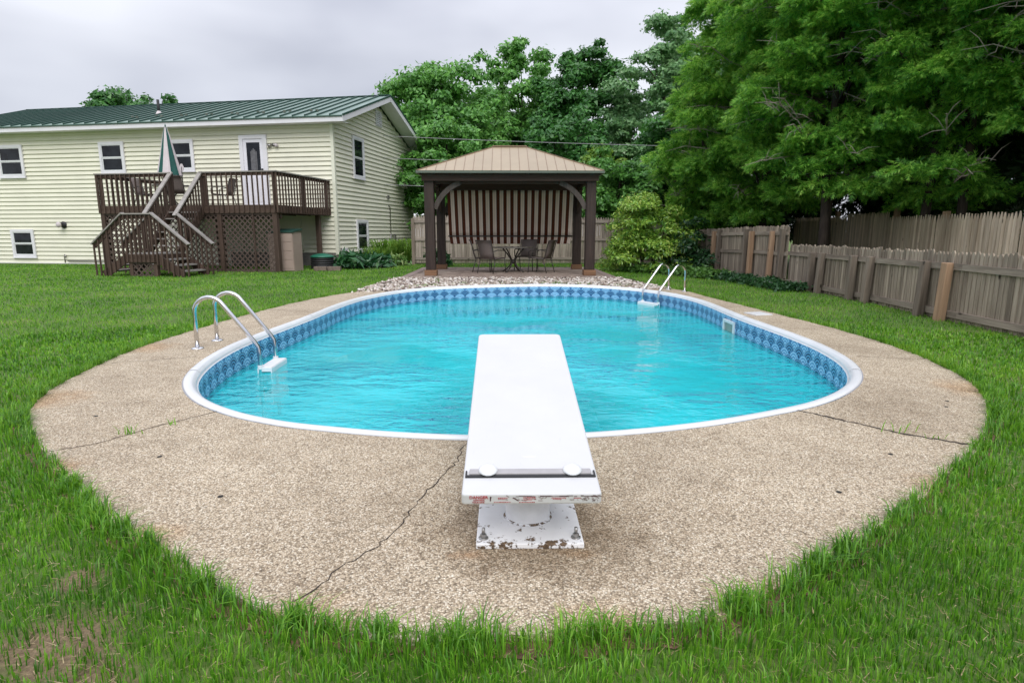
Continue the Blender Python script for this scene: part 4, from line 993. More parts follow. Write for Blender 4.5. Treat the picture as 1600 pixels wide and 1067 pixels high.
orn = thing('deck_ornament', 'small white paddle-shaped ornament on a thin dark stick above the deck chair', 'ornament', hw_(-4.37, -2.0, FZ), -TH)
MB().tube([(0, 0, 0), (0, 0, 1.30)], .012, 6).build('stick', M['black'], orn)
MB().poly([(-.04, 0, 1.16), (.04, 0, 1.16), (.085, 0, 1.26), (.04, 0, 1.38), (0, 0, 1.40), (-.04, 0, 1.38), (-.085, 0, 1.26)], .012, (0, 1, 0)).build('paddle', M['umb_white'], orn)

# storage cabinet, composter, edging stones
cb = thing('storage_cabinet', 'taupe resin storage cabinet with dark lid under the corner of the deck', 'cabinet', hw_(-.42, -2.75, 0), -TH+R(4))
MB().span((-.40, -.3, 0), (.40, .3, 1.18)).build('body', M['resin'], cb)
for x in (-.395, .005):
    d = MB().span((x+.008, -.325, .03), (x+.385, -.302, 1.16)).build('door', M['resin'], cb)
    for k in range(4): MB().span((x+.03, -.334, .10+k*.27), (x+.36, -.326, .10+k*.27+.235)).build('door_panel', M['resin'], d)
lidm = MB().poly([(-.43, -.35, 1.18), (.43, -.35, 1.18), (.43, .32, 1.26), (-.43, .32, 1.26)], .04).build('lid', M['resin_lid'], cb)
bn = thing('compost_bin', 'low round black bin with a domed green lid beside the foundation', 'bin', (-6.02, 20.3, 0))
prof_b = []
for k in range(5): prof_b += [(.36, k*.075), (.375, k*.075+.02), (.375, k*.075+.055), (.345, k*.075+.065)]
MB().lathe(prof_b, (0, 0, 0), 28).build('body', M['black'], bn, True); MB().lathe([(.39, 0), (.39, .03), (.30, .08), (.12, .12), (.0, .13)], (0, 0, .375), 28).build('lid', M['bin_lid'], bn, True)
for k, (x, l) in enumerate(((-5.92, .40), (-5.5, .40))):
    e = MB().span((-l/2, -.1, 0), (l/2, .1, .14)).build('edging_stone', M['stone'], loc=(x+.18, 19.15+k*.02, -.01), rz=R(-3+5*k)); bevel(e, .015)
    tag(e, ['brown edging stone in the grass before the compost bin, left one', 'darker edging stone in the grass beside the hostas, right one'][k], 'stone', 'edging stones by the compost bin')

# ------------------------------------------------------------ fences
def picket_mesh(w, h, mat, t=.018, pt=.05, dull=False):
    hw_2 = w/2; tip = .12 if not dull else .45
    pts = [(-hw_2, 0, 0), (hw_2, 0, 0), (hw_2, 0, h-pt), (hw_2*tip, 0, h), (-hw_2*tip, 0, h), (-hw_2, 0, h-pt)]
    return MB().poly(pts, t, (0, 1, 0)).mesh('picket', mat)
rnd = random.Random(21)
lf = thing('low_fence', 'low weathered grey picket fence with posts and rails along the right lawn', 'fence', (0, 0, 0))
# polyline of the lower fence (x, y), top height
LOW = [(5.95, 5.2, .90), (6.12, 7.9, .93), (6.35, 10.2, .92), (6.48, 13.6, .92)]
HI = [(6.50, 13.75, 1.33), (6.40, 15.2, 1.33), (6.3, 17.2, 1.30), (6.15, 20.0, 1.25), (5.9, 22.7, 1.25)]
pml = [picket_mesh(.062+.004*k, .93+.012*k, M['fence'], dull=True, pt=.035) for k in range(3)]; pmh = [picket_mesh(.064+.004*k, 1.33+.01*k, M['fence'], dull=True, pt=.03) for k in range(3)]
def run_fence(line, meshes, hbase, parent, step=.079, jz=.018, side=1):
    for (xa, ya_, ha), (xb, yb_, hb) in zip(line, line[1:]):
        L = math.hypot(xb-xa, yb_-ya_); n = int(L/step); ang = math.atan2(yb_-ya_, xb-xa)
        for k in range(n):
            t = (k+.5)/n; x, y_ = xa+(xb-xa)*t, ya_+(yb_-ya_)*t; h_ = ha+(hb-ha)*t
            o = link('picket', meshes[rnd.randrange(len(meshes))], parent, loc=(x, y_, h_-hbase+rnd.uniform(-jz, jz)), rz=ang+rnd.uniform(-.03, .03)); o.rotation_euler[1] = rnd.uniform(-.006, .006)
run_fence(LOW, pml, .93, lf); run_fence(HI, pmh, 1.33, lf)
def rail_run(line, zs, parent, off=-.035):
    for (xa, ya_, ha), (xb, yb_, hb) in zip(line, line[1:]):
        for z in zs:
            MB().bar((xa+off, ya_, ha+z if z < 0 else z), (xb+off, yb_, hb+z if z < 0 else z), .04, .085).build('rail', M['rail'], parent)
rail_run(LOW, (-.19, .10), lf); rail_run(HI, (-.16, -.62, .08), lf)
pst = [MB().span((-.055, -.055, -.1), (.055, .055, h_)).mesh('post', M[m_]) for h_, m_ in ((.79, 'post'), (.79, 'post_new'), (1.27, 'post'), (1.22, 'post_new'))]
def lowx(y):
    pts = LOW+HI
    for a, b_ in zip(pts, pts[1:]):
        if a[1] <= y <= b_[1]: return a[0]+(b_[0]-a[0])*(y-a[1])/(b_[1]-a[1])
    return 6
for (y, k) in ((6.1, 0), (8.15, 1), (8.65, 0), (10.25, 0), (10.75, 0), (11.95, 0), (12.35, 0), (13.9, 2), (14.35, 3), (15.35, 3), (15.7, 2), (17.4, 2), (17.75, 3), (19.6, 2), (20.2, 2), (21.6, 2)):
    o = link('post', pst[k], lf, loc=(lowx(y)-.125, y, 0)); o.rotation_euler = (rnd.uniform(-.03, .03), rnd.uniform(.0, .05), rnd.uniform(-.1, .1)); bevel(o, .008, 1)
# upper stockade fence behind
uf = thing('stockade_fence', 'tall tan stockade fence with pointed pickets behind the low fence', 'fence', (0, 0, 0))
UP = [[(8.2, 7.2, 1.50), (8.55, 9.95, 1.50)], [(8.56, 10.0, 1.52), (8.95, 12.5, 1.54)], [(8.96, 12.55, 1.53), (9.3, 14.6, 1.55)], [(9.3, 14.62, 1.66), (9.75, 17.2, 1.70)], [(9.76, 17.25, 1.62), (10.3, 21.5, 1.68)]]
pmu = [picket_mesh(.083, 1.82+.01*k, M['fence_new'], pt=.15) for k in range(3)]
for seg in UP:
    run_fence(seg, pmu, 1.82, uf, .0915, .014); rail_run(seg, (-.30, -1.2), uf, .05)
for (x, y, z) in ((8.68, 9.98, 1.75), (9.45, 14.6, 1.78), (10.0, 18.2, 1.80), (9.12, 12.5, 1.62)): MB().span((x-.05, y-.05, -.1), (x+.05, y+.05, z)).build('post', M['post_new'], uf)
# back fence
bf = thing('back_fence', 'grey stockade fence crossing behind the gazebo', 'fence', (0, 22.9, 0))
for k in range(4):
    xa = -3.35+k*2.45; zt = 1.80-.03*k; b = MB()
    for j in range(27):
        x = xa+j*.0905; h_ = zt+rnd.uniform(-.015, .015); b.poly([(x, 0, .06), (x+.084, 0, .06), (x+.084, 0, h_-.09), (x+.052, 0, h_), (x+.032, 0, h_), (x, 0, h_-.09)], .018, (0, 1, 0))
    b.build('picket_panel', M['fence_is'], bf, kind='stuff')
    for z in (.22, .92, 1.58): MB().span((xa, -.04, z-.045), (xa+2.42, -.002, z+.045)).build('rail', M['railx'], bf)
    MB().span((xa-.06, -.12, -.1), (xa+.05, -.042, zt-.1)).build('post', M['post'], bf)

# ------------------------------------------------------------ foliage
LEAF_V = [(0, -.5, 0), (.32, -.05, .06), (0, .5, 0), (-.32, -.05, .06)]; LEAF_F = [(0, 1, 2, 3)]; LT_V = [(-.42, -.4, 0), (.42, -.4, .05), (0, .75, .1)]; LT_F = [(0, 1, 2)]
def crown_blobs(c, rx, rz, n, br, rng, shape='round', lo=-1):
    """blob centres filling a crown envelope centred at c"""
    out = []
    while len(out) < n:
        p = rng.uniform(-1, 1, 3)
        if p[2] < lo: continue
        r = math.hypot(p[0], p[1]); lim = math.sqrt(max(0, 1-p[2]**2)) if shape == 'round' else math.sqrt(max(0, 1-p[2]**2))*(1-.32*max(0, p[2]))
        if shape == 'column': lim = (1-max(0, p[2])**2.2)**.5*(.75+.25*math.cos(p[2]*2))
        if r <= lim and (r > lim*.35 or rng.random() < .3): out.append((c[0]+p[0]*rx, c[1]+p[1]*rx, c[2]+p[2]*rz, br*rng.uniform(.6, 1.25)))
    return np.array(out)
def leaves_on_blobs(B, n, size, rng, tv=LEAF_V, tf=LEAF_F, jit=.6, flat=.75, shell=.45, droop=0):
    w = B[:, 3]**2; idx = rng.choice(len(B), n, p=w/w.sum()); D = unit(rng.normal(0, 1, (n, 3))); D[:, 2] = np.where(D[:, 2] < -.3, -D[:, 2]*.6, D[:, 2])
    r = B[idx, 3]*(shell+(1-shell)*rng.random(n)**.5)*(1+.18*rng.normal(0, 1, n))
    P = B[idx, :3]+D*r[:, None]*[1, 1, flat]
    X, Y, Z = frames(D+[0, 0, .45], jit, rng)
    return scatter(tv, tf, P, X, Y, Z, size*rng.uniform(.6, 1.35, n))
def limb_mesh(base, top, blobs, r0, rng, nl=12, n=7):
    b = MB(); base, top = Vector(base), Vector(top); k = 6; pts = [base.lerp(top, i/k)+Vector((rng.uniform(-.12, .12), rng.uniform(-.12, .12), 0))*(1 if 0 < i < k else 0)*(r0*4) for i in range(k+1)]
    b.tube(pts, [r0*(1-.8*i/k)*(1.25 if i == 0 else 1) for i in range(k+1)], n)
    for q in range(min(nl, len(blobs))):
        c = Vector(blobs[q*len(blobs)//nl][:3]); t = max(.25, min(.9, (c.z-base.z)/max(.1, top.z-base.z)-.15)); s = base.lerp(top, t); mid = s.lerp(c, .5)+Vector((0, 0, .1))
        b.tube([s, mid, c], [r0*.32, r0*.2, r0*.06], 5)
    return b
def tree(name, label, x, y, h, rx, crown_lo, n, size, mat, seed, group=None, nb=46, br=None, shape='round', tr=.16, parts=True):
    rng = np.random.default_rng(seed); t = thing(name, label, 'tree', (x, y, 0), 0, group)
    rz = (h-crown_lo)/2; c = (0, 0, crown_lo+rz); br = br or rx*.33
    B = crown_blobs(c, rx*.86, rz*.9, int(nb*1.5), br*.8, rng, shape)
    for k in range(16):      # leading shoots that break the outline
        q = B[rng.integers(min(len(B), int(nb*1.5)))]; a_ = (q[2]-crown_lo)/(2*rz); B = np.vstack([B, [[q[0]*1.12, q[1]*1.12, q[2]+br*rng.uniform(.3, .75)*(.4+a_), br*.42]]])
    limb_mesh((0, 0, -.1), (0, 0, crown_lo+rz*1.6), B, tr, rng).build('trunk', M['bark'], t, True)
    V, F = leaves_on_blobs(B, n*2, size*.66, rng, LT_V, LT_F); link('crown', npmesh('crown', V, F, M[mat]), t)
    return t
BGT = 'trees standing beyond the back fence'
tree('maple_tree', 'bushy green maple just right of the house gable', -3.2, 35, 11.0, 3.7, 1.0, 22000, .30, 'leaf_a', 1, BGT, 80, 1.15)
tree('maple_tree', 'tall light green tree behind the left half of the gazebo roof', 1.2, 41, 13.6, 4.1, 1.5, 20000, .32, 'leaf_a', 2, BGT, 74, .95, 'spire')
tree('maple_tree', 'dark green tree directly behind the gazebo roof peak on its right', 4.6, 37, 12.8, 3.6, 1.5, 20000, .30, 'leaf_b', 3, BGT, 84, .85, 'spire')
tree('willow_tree', 'silvery green tree rising between the dark tree and the cedars', 8.4, 33, 12.6, 3.7, 1.0, 22000, .26, 'leaf_c', 4, BGT, 96, .8, 'spire')
tree('young_tree', 'small lime green tree peeking over the right side of the gazebo roof', 4.6, 28.5, 5.1, 1.3, 1.2, 5500, .20, 'leaf_lime', 5, BGT, 26, .55)
tree('maple_tree', 'low green tree between the house gable and the gazebo', -2.6, 29, 6.4, 2.4, .4, 14000, .24, 'leaf_a', 6, BGT, 50, .85)
tree('maple_tree', 'dark leafy tree low behind the gazebo shade', 2.6, 31, 7.2, 3.2, .4, 14000, .27, 'leaf_b', 7, BGT, 50, 1.0)
tree('maple_tree', 'mid green tree low between gazebo roof and the rhododendron', 7.4, 27, 6.4, 2.5, .3, 14000, .24, 'leaf_b', 8, BGT, 50, .85)
tree('maple_tree', 'leafy tree behind the house gable peak', -5.9, 38, 9.4, 2.3, 1.5, 12000, .30, 'leaf_a', 9, BGT, 40, 1.0)
tree('oak_tree', 'round topped tree showing above the house roof on the left', -25.7, 44, 10.9, 3.7, 3, 12000, .34, 'leaf_b', 10, None, 50, 1.2)
tree('maple_tree', 'far tree filling the gap behind the silvery tree', 12.6, 40, 14, 3.9, 1, 14000, .34, 'leaf_b', 12, BGT, 56, 1.3)
tree('maple_tree', 'far tree behind the gap between the two light green trees', -.9, 46, 11.4, 3.4, 1, 12000, .34, 'leaf_a', 13, BGT, 50, 1.2)

# cedars
def spray():
    """flat drooping fan of scale-leaf sprigs about one unit long, every sprig a thin pointed blade"""
    v, f = [], []
    def bl(p, q, w, z0, z1):
        b = len(v); d = np.array(q)-np.array(p); nrm = np.array([-d[1], d[0]])/np.hypot(*d)*w
        v.extend([(p[0]+nrm[0], p[1]+nrm[1], z0), (p[0]-nrm[0], p[1]-nrm[1], z0), (q[0], q[1], z1)]); f.append((b, b+1, b+2))
    bl((0, .3), (0, 1), .075, -.06, -.32)
    for s in (-1, 1):
        for (y, l, a) in ((.08, .46, 58), (.34, .46, 47), (.58, .36, 38)):
            a = R(a); bl((0, y), (s*l*math.sin(a), y+l*math.cos(a)), .085, -.28*y, -.28*y-.30*l)
    return np.array(v), np.array(f)
SPV, SPF = spray()
def cedar(name, label, x, y, h, rx, lo, n, seed, mat='cedar', size=.26, group='cedars along the right fence', nb=90, trunks=((0, 0),), br=.62, lean=(0, 0), bare=6, shape='column'):
    rng = np.random.default_rng(seed); t = thing(name, label, 'tree', (x, y, 0), 0, group); rz = (h-lo)/2
    B = crown_blobs((lean[0], lean[1], lo+rz), rx*.9, rz*.95, nb, br, rng, shape)
    for (dx, dy) in trunks: limb_mesh((dx, dy, -.1), (dx*.3, dy*.3, h*.85), B, .115, rng, 14).build('trunk', M['bark'], t, True)
    w = B[:, 3]**2; idx = rng.choice(len(B), n, p=w/w.sum()); D = unit(rng.normal(0, 1, (n, 3))); D[:, 2] = np.where(D[:, 2] < -.25, -D[:, 2], D[:, 2])
    P = B[idx, :3]+D*(B[idx, 3]*(.45+.6*rng.random(n)**.6))[:, None]*[1, 1, .62]
    out = unit(D*[1, 1, .3]+unit(P-[lean[0], lean[1], lo+rz])*[1, 1, 0]*.8+rng.normal(0, .55, (n, 3))+[0, 0, -.25])
    X = unit(np.cross(out, np.array([0, 0, 1.])+rng.normal(0, .8, (n, 3)))); Z = np.cross(X, out)
    V, F = scatter(SPV, SPF, P, X, out, Z, size*rng.uniform(.6, 1.3, n)); link('crown', npmesh('crown', V, F, M[mat]), t)
    # bare grey dead branches
    for q in range(bare*2):
        a = rng.uniform(PI*.8, PI*1.45); z = rng.uniform(lo+1.0, lo+rz*1.2); r = rx*rng.uniform(.9, 1.1); p0 = Vector((0, 0, z)); p1 = Vector((math.cos(a)*r, math.sin(a)*r, z+rng.uniform(-.5, .35)))
        mid = p0.lerp(p1, .55)+Vector((0, 0, rng.uniform(-.3, .1))); b = MB().tube([p0, mid, p0.lerp(p1, .8)+Vector((0, 0, .05)), p1], [.03, .017, .010, .003], 5)
        for g in range(6):
            s = mid.lerp(p1, rng.random()*.8); e = s+Vector((rng.uniform(-.4, .4), rng.uniform(-.4, .4), rng.uniform(-.25, .4))); b.tube([s, s.lerp(e, .5)+Vector((0, 0, .05)), e], [.008, .006, .002], 4)
        b.build('dead_branch', M['twig'], t, True)
    return t
cedar('cedar_tree', 'yellowish green cedar at the left end of the row, overhanging the rhododendron', 7.75, 18.2, 10.2, 2.75, 1.3, 44000, 31, size=.215, nb=230, br=.50)
cedar('cedar_tree', 'green cedar second in the row, its dark trunk between the two fences', 7.75, 14.9, 10.8, 2.5, 1.75, 40000, 32, size=.20, nb=210, br=.48, trunks=((-.35, -.9), (.15, -.2)))
cedar('cedar_tree', 'full green cedar drooping over the middle of the stockade fence', 9.3, 12.9, 10.8, 2.6, 1.45, 40000, 33, size=.195, nb=210, br=.47, trunks=((0, .5), (.5, 0)))
cedar('cedar_tree', 'dark cedar with bare grey twigs above the right part of the fence', 10.2, 10.4, 10.5, 2.5, 2.7, 31000, 34, size=.19, nb=170, br=.44, trunks=((.8, -.2),), bare=12)
cedar('cedar_tree', 'cedar reaching in at the right edge of the view', 9.9, 7.6, 10.5, 2.4, 2.6, 21000, 35, size=.19, nb=130, bare=10)
cedar('cedar_tree', 'deep shaded cedar farther back behind the stockade fence', 13.6, 14.8, 10.5, 3.2, .3, 7000, 36, 'cedar_shade', .5, nb=110, bare=2, br=.9)
cedar('cedar_tree', 'shaded cedar far back beyond the right edge trees', 14.2, 11.0, 10, 3.1, .3, 7000, 37, 'cedar_shade', .5, nb=110, bare=2, br=.9)
cedar('cedar_tree', 'shaded cedar far back behind the second cedar', 14.4, 19.6, 11, 3.4, .3, 7000, 38, 'cedar_shade', .5, nb=110, bare=2, br=.9)
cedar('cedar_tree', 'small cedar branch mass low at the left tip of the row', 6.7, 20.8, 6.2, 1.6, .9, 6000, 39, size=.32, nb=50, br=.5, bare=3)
cedar('cedar_tree', 'shaded cedar at the far right background', 14.2, 7.2, 10, 3, .3, 6000, 40, 'cedar_shade', .5, nb=90, bare=1, br=.9)

cedar('cedar_tree', 'dark cedar filling the view behind the panel join of the two right fences', 9.6, 23.6, 8, 2.8, .2, 6000, 41, 'cedar_shade', .5, nb=90, bare=0, br=.85)
cedar('cedar_tree', 'dark evergreen mass far behind the middle of the stockade fence', 14.5, 21.5, 9, 3.2, .2, 6000, 42, 'cedar_shade', .55, nb=90, bare=0, br=.95)
tree('maple_tree', 'low leafy tree right behind the rhododendron', 4.9, 26, 4.6, 1.9, .2, 9000, .22, 'leaf_a', 43, BGT, 36, .75)

# rhododendron
def bush(name, label, x, y, rx, ry, h, n, size, mat, seed, cat='bush', nb=40, br=.42, group=None, lo=.05, stem=True):
    rng = np.random.default_rng(seed); t = thing(name, label, cat, (x, y, 0), 0, group); out = []
    while len(out) < nb:
        p = rng.uniform(-1, 1, 3); p[2] = abs(p[2])
        if np.linalg.norm(p) < 1 and np.linalg.norm(p) > .45: out.append((p[0]*rx*.85, p[1]*ry*.85, lo+p[2]*(h-lo-br*.5), br*rng.uniform(.7, 1.2)))
    B = np.array(out)
    V, F = leaves_on_blobs(B, n, size, rng, [(0, -.1, 0), (.17, .35, .05), (0, 1, -.12), (-.17, .35, .05)], LEAF_F, .55)
    link('foliage', npmesh('foliage', V, F, M[mat]), t)
    if stem:
        b = MB()
        for k in range(6): c = Vector(B[k*nb//6][:3]); b.tube([(c.x*.1, c.y*.1, -.05), c*.55, c], [.035, .025, .008], 5)
        b.build('stem', M['bark'], t, True)
    return t
bush('rhododendron_bush', 'large rounded yellow-green rhododendron between gazebo and right fence', 4.62, 18.9, 1.65, 1.4, 2.6, 28000, .115, 'rhodo', 51, nb=110, br=.34)
bush('rhododendron_bush', 'darker shrub in shade under the left cedar beside the fence', 5.75, 18.4, .9, 1.0, 1.7, 3500, .14, 'cover', 52, nb=30, br=.35)
bush('hosta', 'dark green hosta clump at the house corner behind the edging stone', -5.05, 20.3, .62, .55, .55, 420, .30, 'hosta', 53, 'plant', 22, .22, 'hostas at the house corner', 0, False)
bush('hosta', 'broad dark green hosta right of the corner clump', -4.35, 20.9, .60, .55, .50, 420, .30, 'hosta', 54, 'plant', 22, .22, 'hostas at the house corner', 0, False)
bush('hosta', 'small pale variegated hosta at the right end of the hosta bed', -3.95, 22.2, .55, .45, .38, 380, .2, 'hosta_v', 55, 'plant', 18, .18, None, 0, False)
bush('hosta', 'bright hosta clump against the left back post of the gazebo', -2.35, 21.6, .45, .4, .8, 420, .24, 'hosta', 56, 'plant', 18, .2, None, 0, False)
bush('hosta', 'low variegated plant left of the gazebo front post', -3.2, 24.3, .5, .4, .4, 300, .2, 'hosta_v', 57, 'plant', 18, .18, None, 0, False)
def blades(name, label, x, y, r, h, n, mat, seed, group=None, w=.022):
    rng = np.random.default_rng(seed); t = thing(name, label, 'plant', (x, y, 0), 0, group)
    a = rng.uniform(0, 2*PI, n); rr = r*np.sqrt(rng.random(n))*.5; P = np.c_[rr*np.cos(a), rr*np.sin(a), np.zeros(n)]
    b2 = a+rng.normal(0, .6, n); out = np.c_[np.cos(b2), np.sin(b2), np.zeros(n)]; X = np.c_[-np.sin(b2), np.cos(b2), np.zeros(n)]; Z = np.tile([0, 0, 1.], (n, 1))
    tv = [(-w, 0, 0), (w, 0, 0), (w, .22, .55), (-w, .22, .55), (w*.8, .55, .9), (-w*.8, .55, .9), (0, 1.0, .82)]; tf4 = [(0, 1, 2, 3), (3, 2, 4, 5), (5, 4, 6, 6)]
    tv = np.array(tv); s = h*rng.uniform(.6, 1.1, n)
    V, F = scatter(tv, np.array([(0, 1, 2), (0, 2, 3), (3, 2, 4), (3, 4, 5), (5, 4, 6)]), P, X, out*.7+0, Z, s)
    link('foliage', npmesh('foliage', V, F, M[mat]), t); return t
for k, (x, y, h_, lb) in enumerate([(-4.75, 22.6, .85, 'first arching bright green lily clump, left end of the row below the gable window'), (-4.5, 23.7, .9, 'arching bright green lily clump below the gable pipes'), (-4.25, 24.9, .9, 'arching bright green lily clump in the middle of the gable bed'), (-4.0, 26.2, .9, 'arching bright green lily clump near the back corner of the house'), (-3.4, 27.3, .95, 'arching bright green lily clump at the back corner of the house'), (-3.0, 25.4, .8, 'arching bright green lily clump just left of the gazebo front post')]):
    blades('lily_clump', lb, x, y, .95, h_*(.8+.25*(k % 2)), 250, 'fern', 60+k, 'lily clumps along the gable wall')
def cover(name, label, line, wid, n, size, mat, seed, h=.16):
    rng = np.random.default_rng(seed); L = np.array(line, float); d = np.r_[0, np.cumsum(np.hypot(*np.diff(L, axis=0).T))]; t = rng.uniform(0, d[-1], n)
    x = np.interp(t, d, L[:, 0])+rng.normal(0, wid*.36, n); y = np.interp(t, d, L[:, 1])+rng.normal(0, wid*.2, n); z = rng.uniform(.02, h, n)*(.6+.4*np.sin(x*7)*np.sin(y*5))+.03
    X, Y, Z = frames(np.tile([0, 0, 1.], (n, 1)), .7, rng); V, F = scatter([(0, -.1, 0), (.25, .35, .05), (0, 1, -.1), (-.25, .35, .05)], LEAF_F, np.c_[x, y, z], X, Y, Z, size*rng.uniform(.6, 1.3, n))
    o = link(name, npmesh(name, V, F, M[mat])); return tag(o, label, 'ground cover', kind='stuff')
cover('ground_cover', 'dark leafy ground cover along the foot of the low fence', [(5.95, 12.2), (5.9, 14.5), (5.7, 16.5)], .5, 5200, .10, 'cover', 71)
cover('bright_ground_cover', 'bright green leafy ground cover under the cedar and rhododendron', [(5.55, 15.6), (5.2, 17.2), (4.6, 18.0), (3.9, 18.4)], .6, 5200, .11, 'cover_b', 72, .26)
mb = MB(); mb.v = [(6.3, 12, .003), (6.6, 22.8, .003), (4, 22.8, .003), (3.6, 19), (5.6, 15, .003), (6.0, 12, .003)]
mb.v = [(p[0], p[1], .003) for p in mb.v]; mb.f = [tuple(range(6))]; mb.build('planting_bed', M['mulch'], kind='structure')
mb2 = MB(); mb2.v = [(-5.9, 20.2, .003), (-4.1, 20.0, .003), (-3.5, 22.4, .003), (-2.6, 26, .003), (-2.9, 29.5, .003), (-4.4, 29.3, .003)]; mb2.f = [tuple(range(6))]; mb2.build('planting_bed', M['mulch'], kind='structure')

# ------------------------------------------------------------ wires
for k, (a, b_, lb) in enumerate([((-12, 26.5, 5.5), (12, 25.5, 4.55), 'topmost pale utility wire crossing just above the gazebo roof'), ((-12, 26.5, 4.6), (12, 25.5, 3.72), 'second utility wire, level with the gazebo eaves'), ((-12, 26.5, 3.48), (12, 25.5, 2.72), 'lowest utility wire, passing behind the gazebo posts'), ((3, 26, 3.72), (12, 25.5, 3.35), 'thin dim wire right of the gazebo, between second and lowest wires')]):
    pts = [Vector(a).lerp(Vector(b_), i/16)-Vector((0, 0, .12*math.sin(PI*i/16))) for i in range(17)]
    tag(MB().tube(pts, .012 if k < 3 else .008, 5).build('utility_wire', M['wire'], smooth=True), lb, 'wire', 'utility wires behind the gazebo')

# ------------------------------------------------------------ grass
def grass():
    rng = np.random.default_rng(99); Vs, Fs = [], []
    def field(n, r0, r1, ang, pw, wfun, hfun, seg2):
        r = (r0**(2-pw)+(r1**(2-pw)-r0**(2-pw))*rng.random(n))**(1/(2-pw)); a = rng.uniform(-ang, ang, n); x, y = r*np.sin(a), r*np.cos(a)
        ok = ~inpoly(x, y, DECK) & ~inpoly(x, y, GRAVEL) & ~((x > PATIO[0]) & (x < PATIO[2]) & (y > PATIO[1]-.1) & (y < PATIO[3])) & (x < 6.25) & ~((x > 5.75) & (y > 12.3)) & (y < 22.9)
        # bare / thin patches
        dens = np.ones(n)
        for (bx, by, br) in BARE: dens = np.minimum(dens, .34+.66*np.clip(np.hypot(x-bx, y-by)/br-.25, 0, 1))
        pat = .5+.5*np.sin(x*2.3+1.7*np.sin(y*1.9))*np.sin(y*2.1+1.3*np.sin(x*2.7)); dens *= .62+.38*pat
        D2 = DECK[::1]; de = np.full(n, 9.); near = np.where((x > -4.3) & (x < 4.7) & (y > 1.2) & (y < 15))[0]
        for q in range(0, len(D2)): de[near] = np.minimum(de[near], np.hypot(x[near]-D2[q, 0], y[near]-D2[q, 1]))
        ok &= (de > .035+.045*np.abs(np.sin(x*5+y*3))) | (y < 3.2)
        ok &= rng.random(n) < dens
        x, y, r = x[ok], y[ok], r[ok]; n = len(x)
        # clumps: pull blades towards tuft centres
        cs = .055; gx, gy = np.floor(x/cs), np.floor(y/cs); hsh = np.modf(np.sin(gx*127.1+gy*311.7)*43758.5)[0]; hs2 = np.modf(np.sin(gx*269.5+gy*183.3)*43758.5)[0]
        az = rng.uniform(0, 2*PI, n)*.45+(hsh*2*PI)*.55; lean = rng.uniform(.05, .75, n)+np.where(r > 5, .35*rng.random(n), 0); h = hfun(x, y, r)*(.72+.56*np.abs(hs2))*rng.uniform(.55, 1.15, n); w = wfun(r)*rng.uniform(.7, 1.3, n)
        d = np.c_[np.sin(az), np.cos(az)]; s = np.c_[d[:, 1], -d[:, 0]]; tw = rng.uniform(0, PI, n); sx = np.c_[np.cos(tw)*s[:, 0]+np.sin(tw)*d[:, 0]*.6, np.cos(tw)*s[:, 1]+np.sin(tw)*d[:, 1]*.6]*w[:, None]*.5
        base = np.c_[x, y]; z0 = np.full(n, -.01); l1 = base+d*(lean*h*.28)[:, None]; l2 = base+d*(lean*h*.85)[:, None]; z1 = h*.58; z2 = h*(1-.35*lean)
        if seg2:
            V = np.stack([np.c_[base-sx, z0], np.c_[base+sx, z0], np.c_[l1+sx*.85, z1], np.c_[l1-sx*.85, z1], np.c_[l2, z2]], 1).reshape(-1, 3)
            o = (np.arange(n)*5)[:, None]; F = np.concatenate([o+[0, 1, 2], o+[0, 2, 3], o+[3, 2, 4]])
        else:
            V = np.stack([np.c_[base-sx, z0], np.c_[base+sx, z0], np.c_[l2, z2]], 1).reshape(-1, 3); F = (np.arange(n)*3)[:, None]+[0, 1, 2]
        return V, F
    # distance to the slab edge makes the fringe longer
    from mathutils.kdtree import KDTree
    def edge_h(x, y, r):
        d = np.full(len(x), 9.); D = DECK[::2]
        for i in range(0, len(D)): d = np.minimum(d, np.hypot(x-D[i, 0], y-D[i, 1]))
        return (.042+.035*np.exp(-(d/.16)**2))*(.75+.5*np.abs(np.sin(x*3.1+y*1.3)*np.sin(y*4.3-x*2.2)))
    wn = lambda r: .0044*np.maximum(1, r/2.6)
    parts = [field(170000, .75, 3.6, R(66), 1.0, wn, edge_h, True), field(170000, 3.6, 9, R(58), 1.35, wn, edge_h, True), field(280000, 9, 31, R(50), 1.3, lambda r: .0062*r/4.2, lambda x, y, r: .05+0*x, False)]
    # straw and clippings lying between the blades, and long untrimmed blades leaning over the slab's rim
    n = 26000; x, y = rng.uniform(-4.5, 4.5, n), rng.uniform(.7, 5, n); ok = ~inpoly(x, y, DECK); x, y = x[ok], y[ok]; n = len(x); a = rng.uniform(0, 2*PI, n); L = rng.uniform(.02, .06, n)
    d = np.c_[np.cos(a)*L, np.sin(a)*L, rng.uniform(-.002, .012, n)]; s_ = np.c_[-np.sin(a), np.cos(a), np.zeros(n)]*.0016; p = np.c_[x, y, rng.uniform(.0, .014, n)]
    V = np.stack([p-s_, p+s_, p+d], 1).reshape(-1, 3); F = (np.arange(n)*3)[:, None]+[0, 1, 2]
    tag(link('dry_grass', npmesh('dry_grass', V, F, M['straw'])), 'dry straw and clippings lying between the foreground grass blades', 'dry grass', kind='stuff')
    n = 17000; D = DECK; T = np.roll(D, -1, 0)-D; ln = np.hypot(T[:, 0], T[:, 1]); wgt = ln*np.where(D[:, 1] < 6.5, 1, .35)*(.25+np.abs(np.sin(np.arange(len(D))*.83)*np.sin(np.arange(len(D))*.31))); idx = rng.choice(len(D), n, p=wgt/wgt.sum()); t_ = rng.random(n)[:, None]
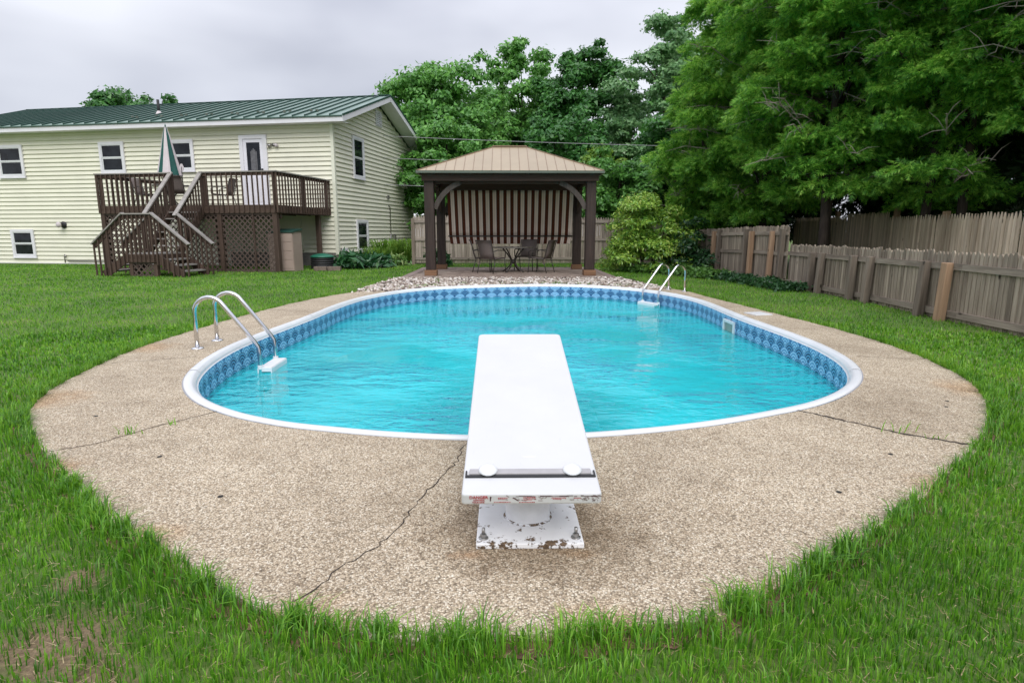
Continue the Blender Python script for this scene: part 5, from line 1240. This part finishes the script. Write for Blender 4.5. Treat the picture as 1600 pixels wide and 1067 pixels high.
    P = D[idx]+T[idx]*t_; nn = np.c_[T[idx, 1], -T[idx, 0]]/ln[idx][:, None]; nn *= np.sign((nn*(P-[.2, 8.5])).sum(1))[:, None]; cl = np.sin(P[:, 0]*19)*np.sin(P[:, 1]*23)
    P = P+nn*(rng.exponential(.035, n)-.012)[:, None]; keep = rng.random(n) < .45+.55*(cl > 0); P, nn, cl = P[keep], nn[keep], cl[keep]; n = len(P)
    h = rng.uniform(.045, .115, n)*(1+.35*cl); az = rng.uniform(0, 2*PI, n); d = np.c_[np.sin(az), np.cos(az)]*.8-nn*rng.uniform(-.2, 1.0, n)[:, None]; d = unit(d); s_ = np.c_[d[:, 1], -d[:, 0]]*rng.uniform(.0016, .0030, n)[:, None]; lean = rng.uniform(.2, 1.0, n)
    V = np.stack([np.c_[P-s_, np.full(n, -.01)], np.c_[P+s_, np.full(n, -.01)], np.c_[P+d*(lean*h*.3)[:, None]+s_*.85, h*.6], np.c_[P+d*(lean*h*.3)[:, None]-s_*.85, h*.6], np.c_[P+d*(lean*h*.95)[:, None], h*(1-.42*lean)]], 1).reshape(-1, 3); o = (np.arange(n)*5)[:, None]
    tag(link('edge_grass', npmesh('edge_grass', V, np.concatenate([o+[0, 1, 2], o+[0, 2, 3], o+[3, 2, 4]]), M['grass'])), 'long untrimmed grass blades leaning over the rim of the concrete', 'grass', kind='stuff')
    for i, (V, F) in enumerate(parts):
        g = link('grass', npmesh('grass', V, F, M['grass'])); tag(g, ['long green grass blades in the foreground around the near end of the slab', 'short green lawn grass on both sides of the pool', 'far lawn grass in front of the house, gazebo and fences'][i], 'grass', kind='stuff')
grass()
# weeds in the slab joints and gravel
def weed(label, x, y, n, h, seed):
    rng = np.random.default_rng(seed); b = MB()
    for k in range(n):
        a = rng.uniform(0, 2*PI); px, py = x+rng.normal(0, .035), y+rng.normal(0, .015); hh = h*rng.uniform(.5, 1.1); d = Vector((math.cos(a), math.sin(a), 0)); s = Vector((-d.y, d.x, 0))*.003
        p = Vector((px, py, .018)); q = p+d*hh*.25+Vector((0, 0, hh*.6)); e = p+d*hh*.6+Vector((0, 0, hh)); i0 = len(b.v); b.v += [tuple(p-s), tuple(p+s), tuple(q+s), tuple(q-s), tuple(e)]; b.f += [(i0, i0+1, i0+2, i0+3), (i0+3, i0+2, i0+4)]
    return tag(b.build('weed_tuft', M['grass']), label, 'weed', kind='stuff')
weed('tuft of weeds in the left slab joint', -2.22, 3.45, 12, .07, 1); weed('smaller second tuft of weeds in the left slab joint', -2.05, 3.62, 6, .05, 2)
weed('tuft of weeds in the right slab joint', 2.36, 3.42, 9, .09, 3); weed('small tuft of weeds farther out in the right slab joint', 2.52, 3.30, 7, .05, 4)
weed('small weed growing in the gravel left of the patio', -1.55, 14.4, 16, .16, 5)
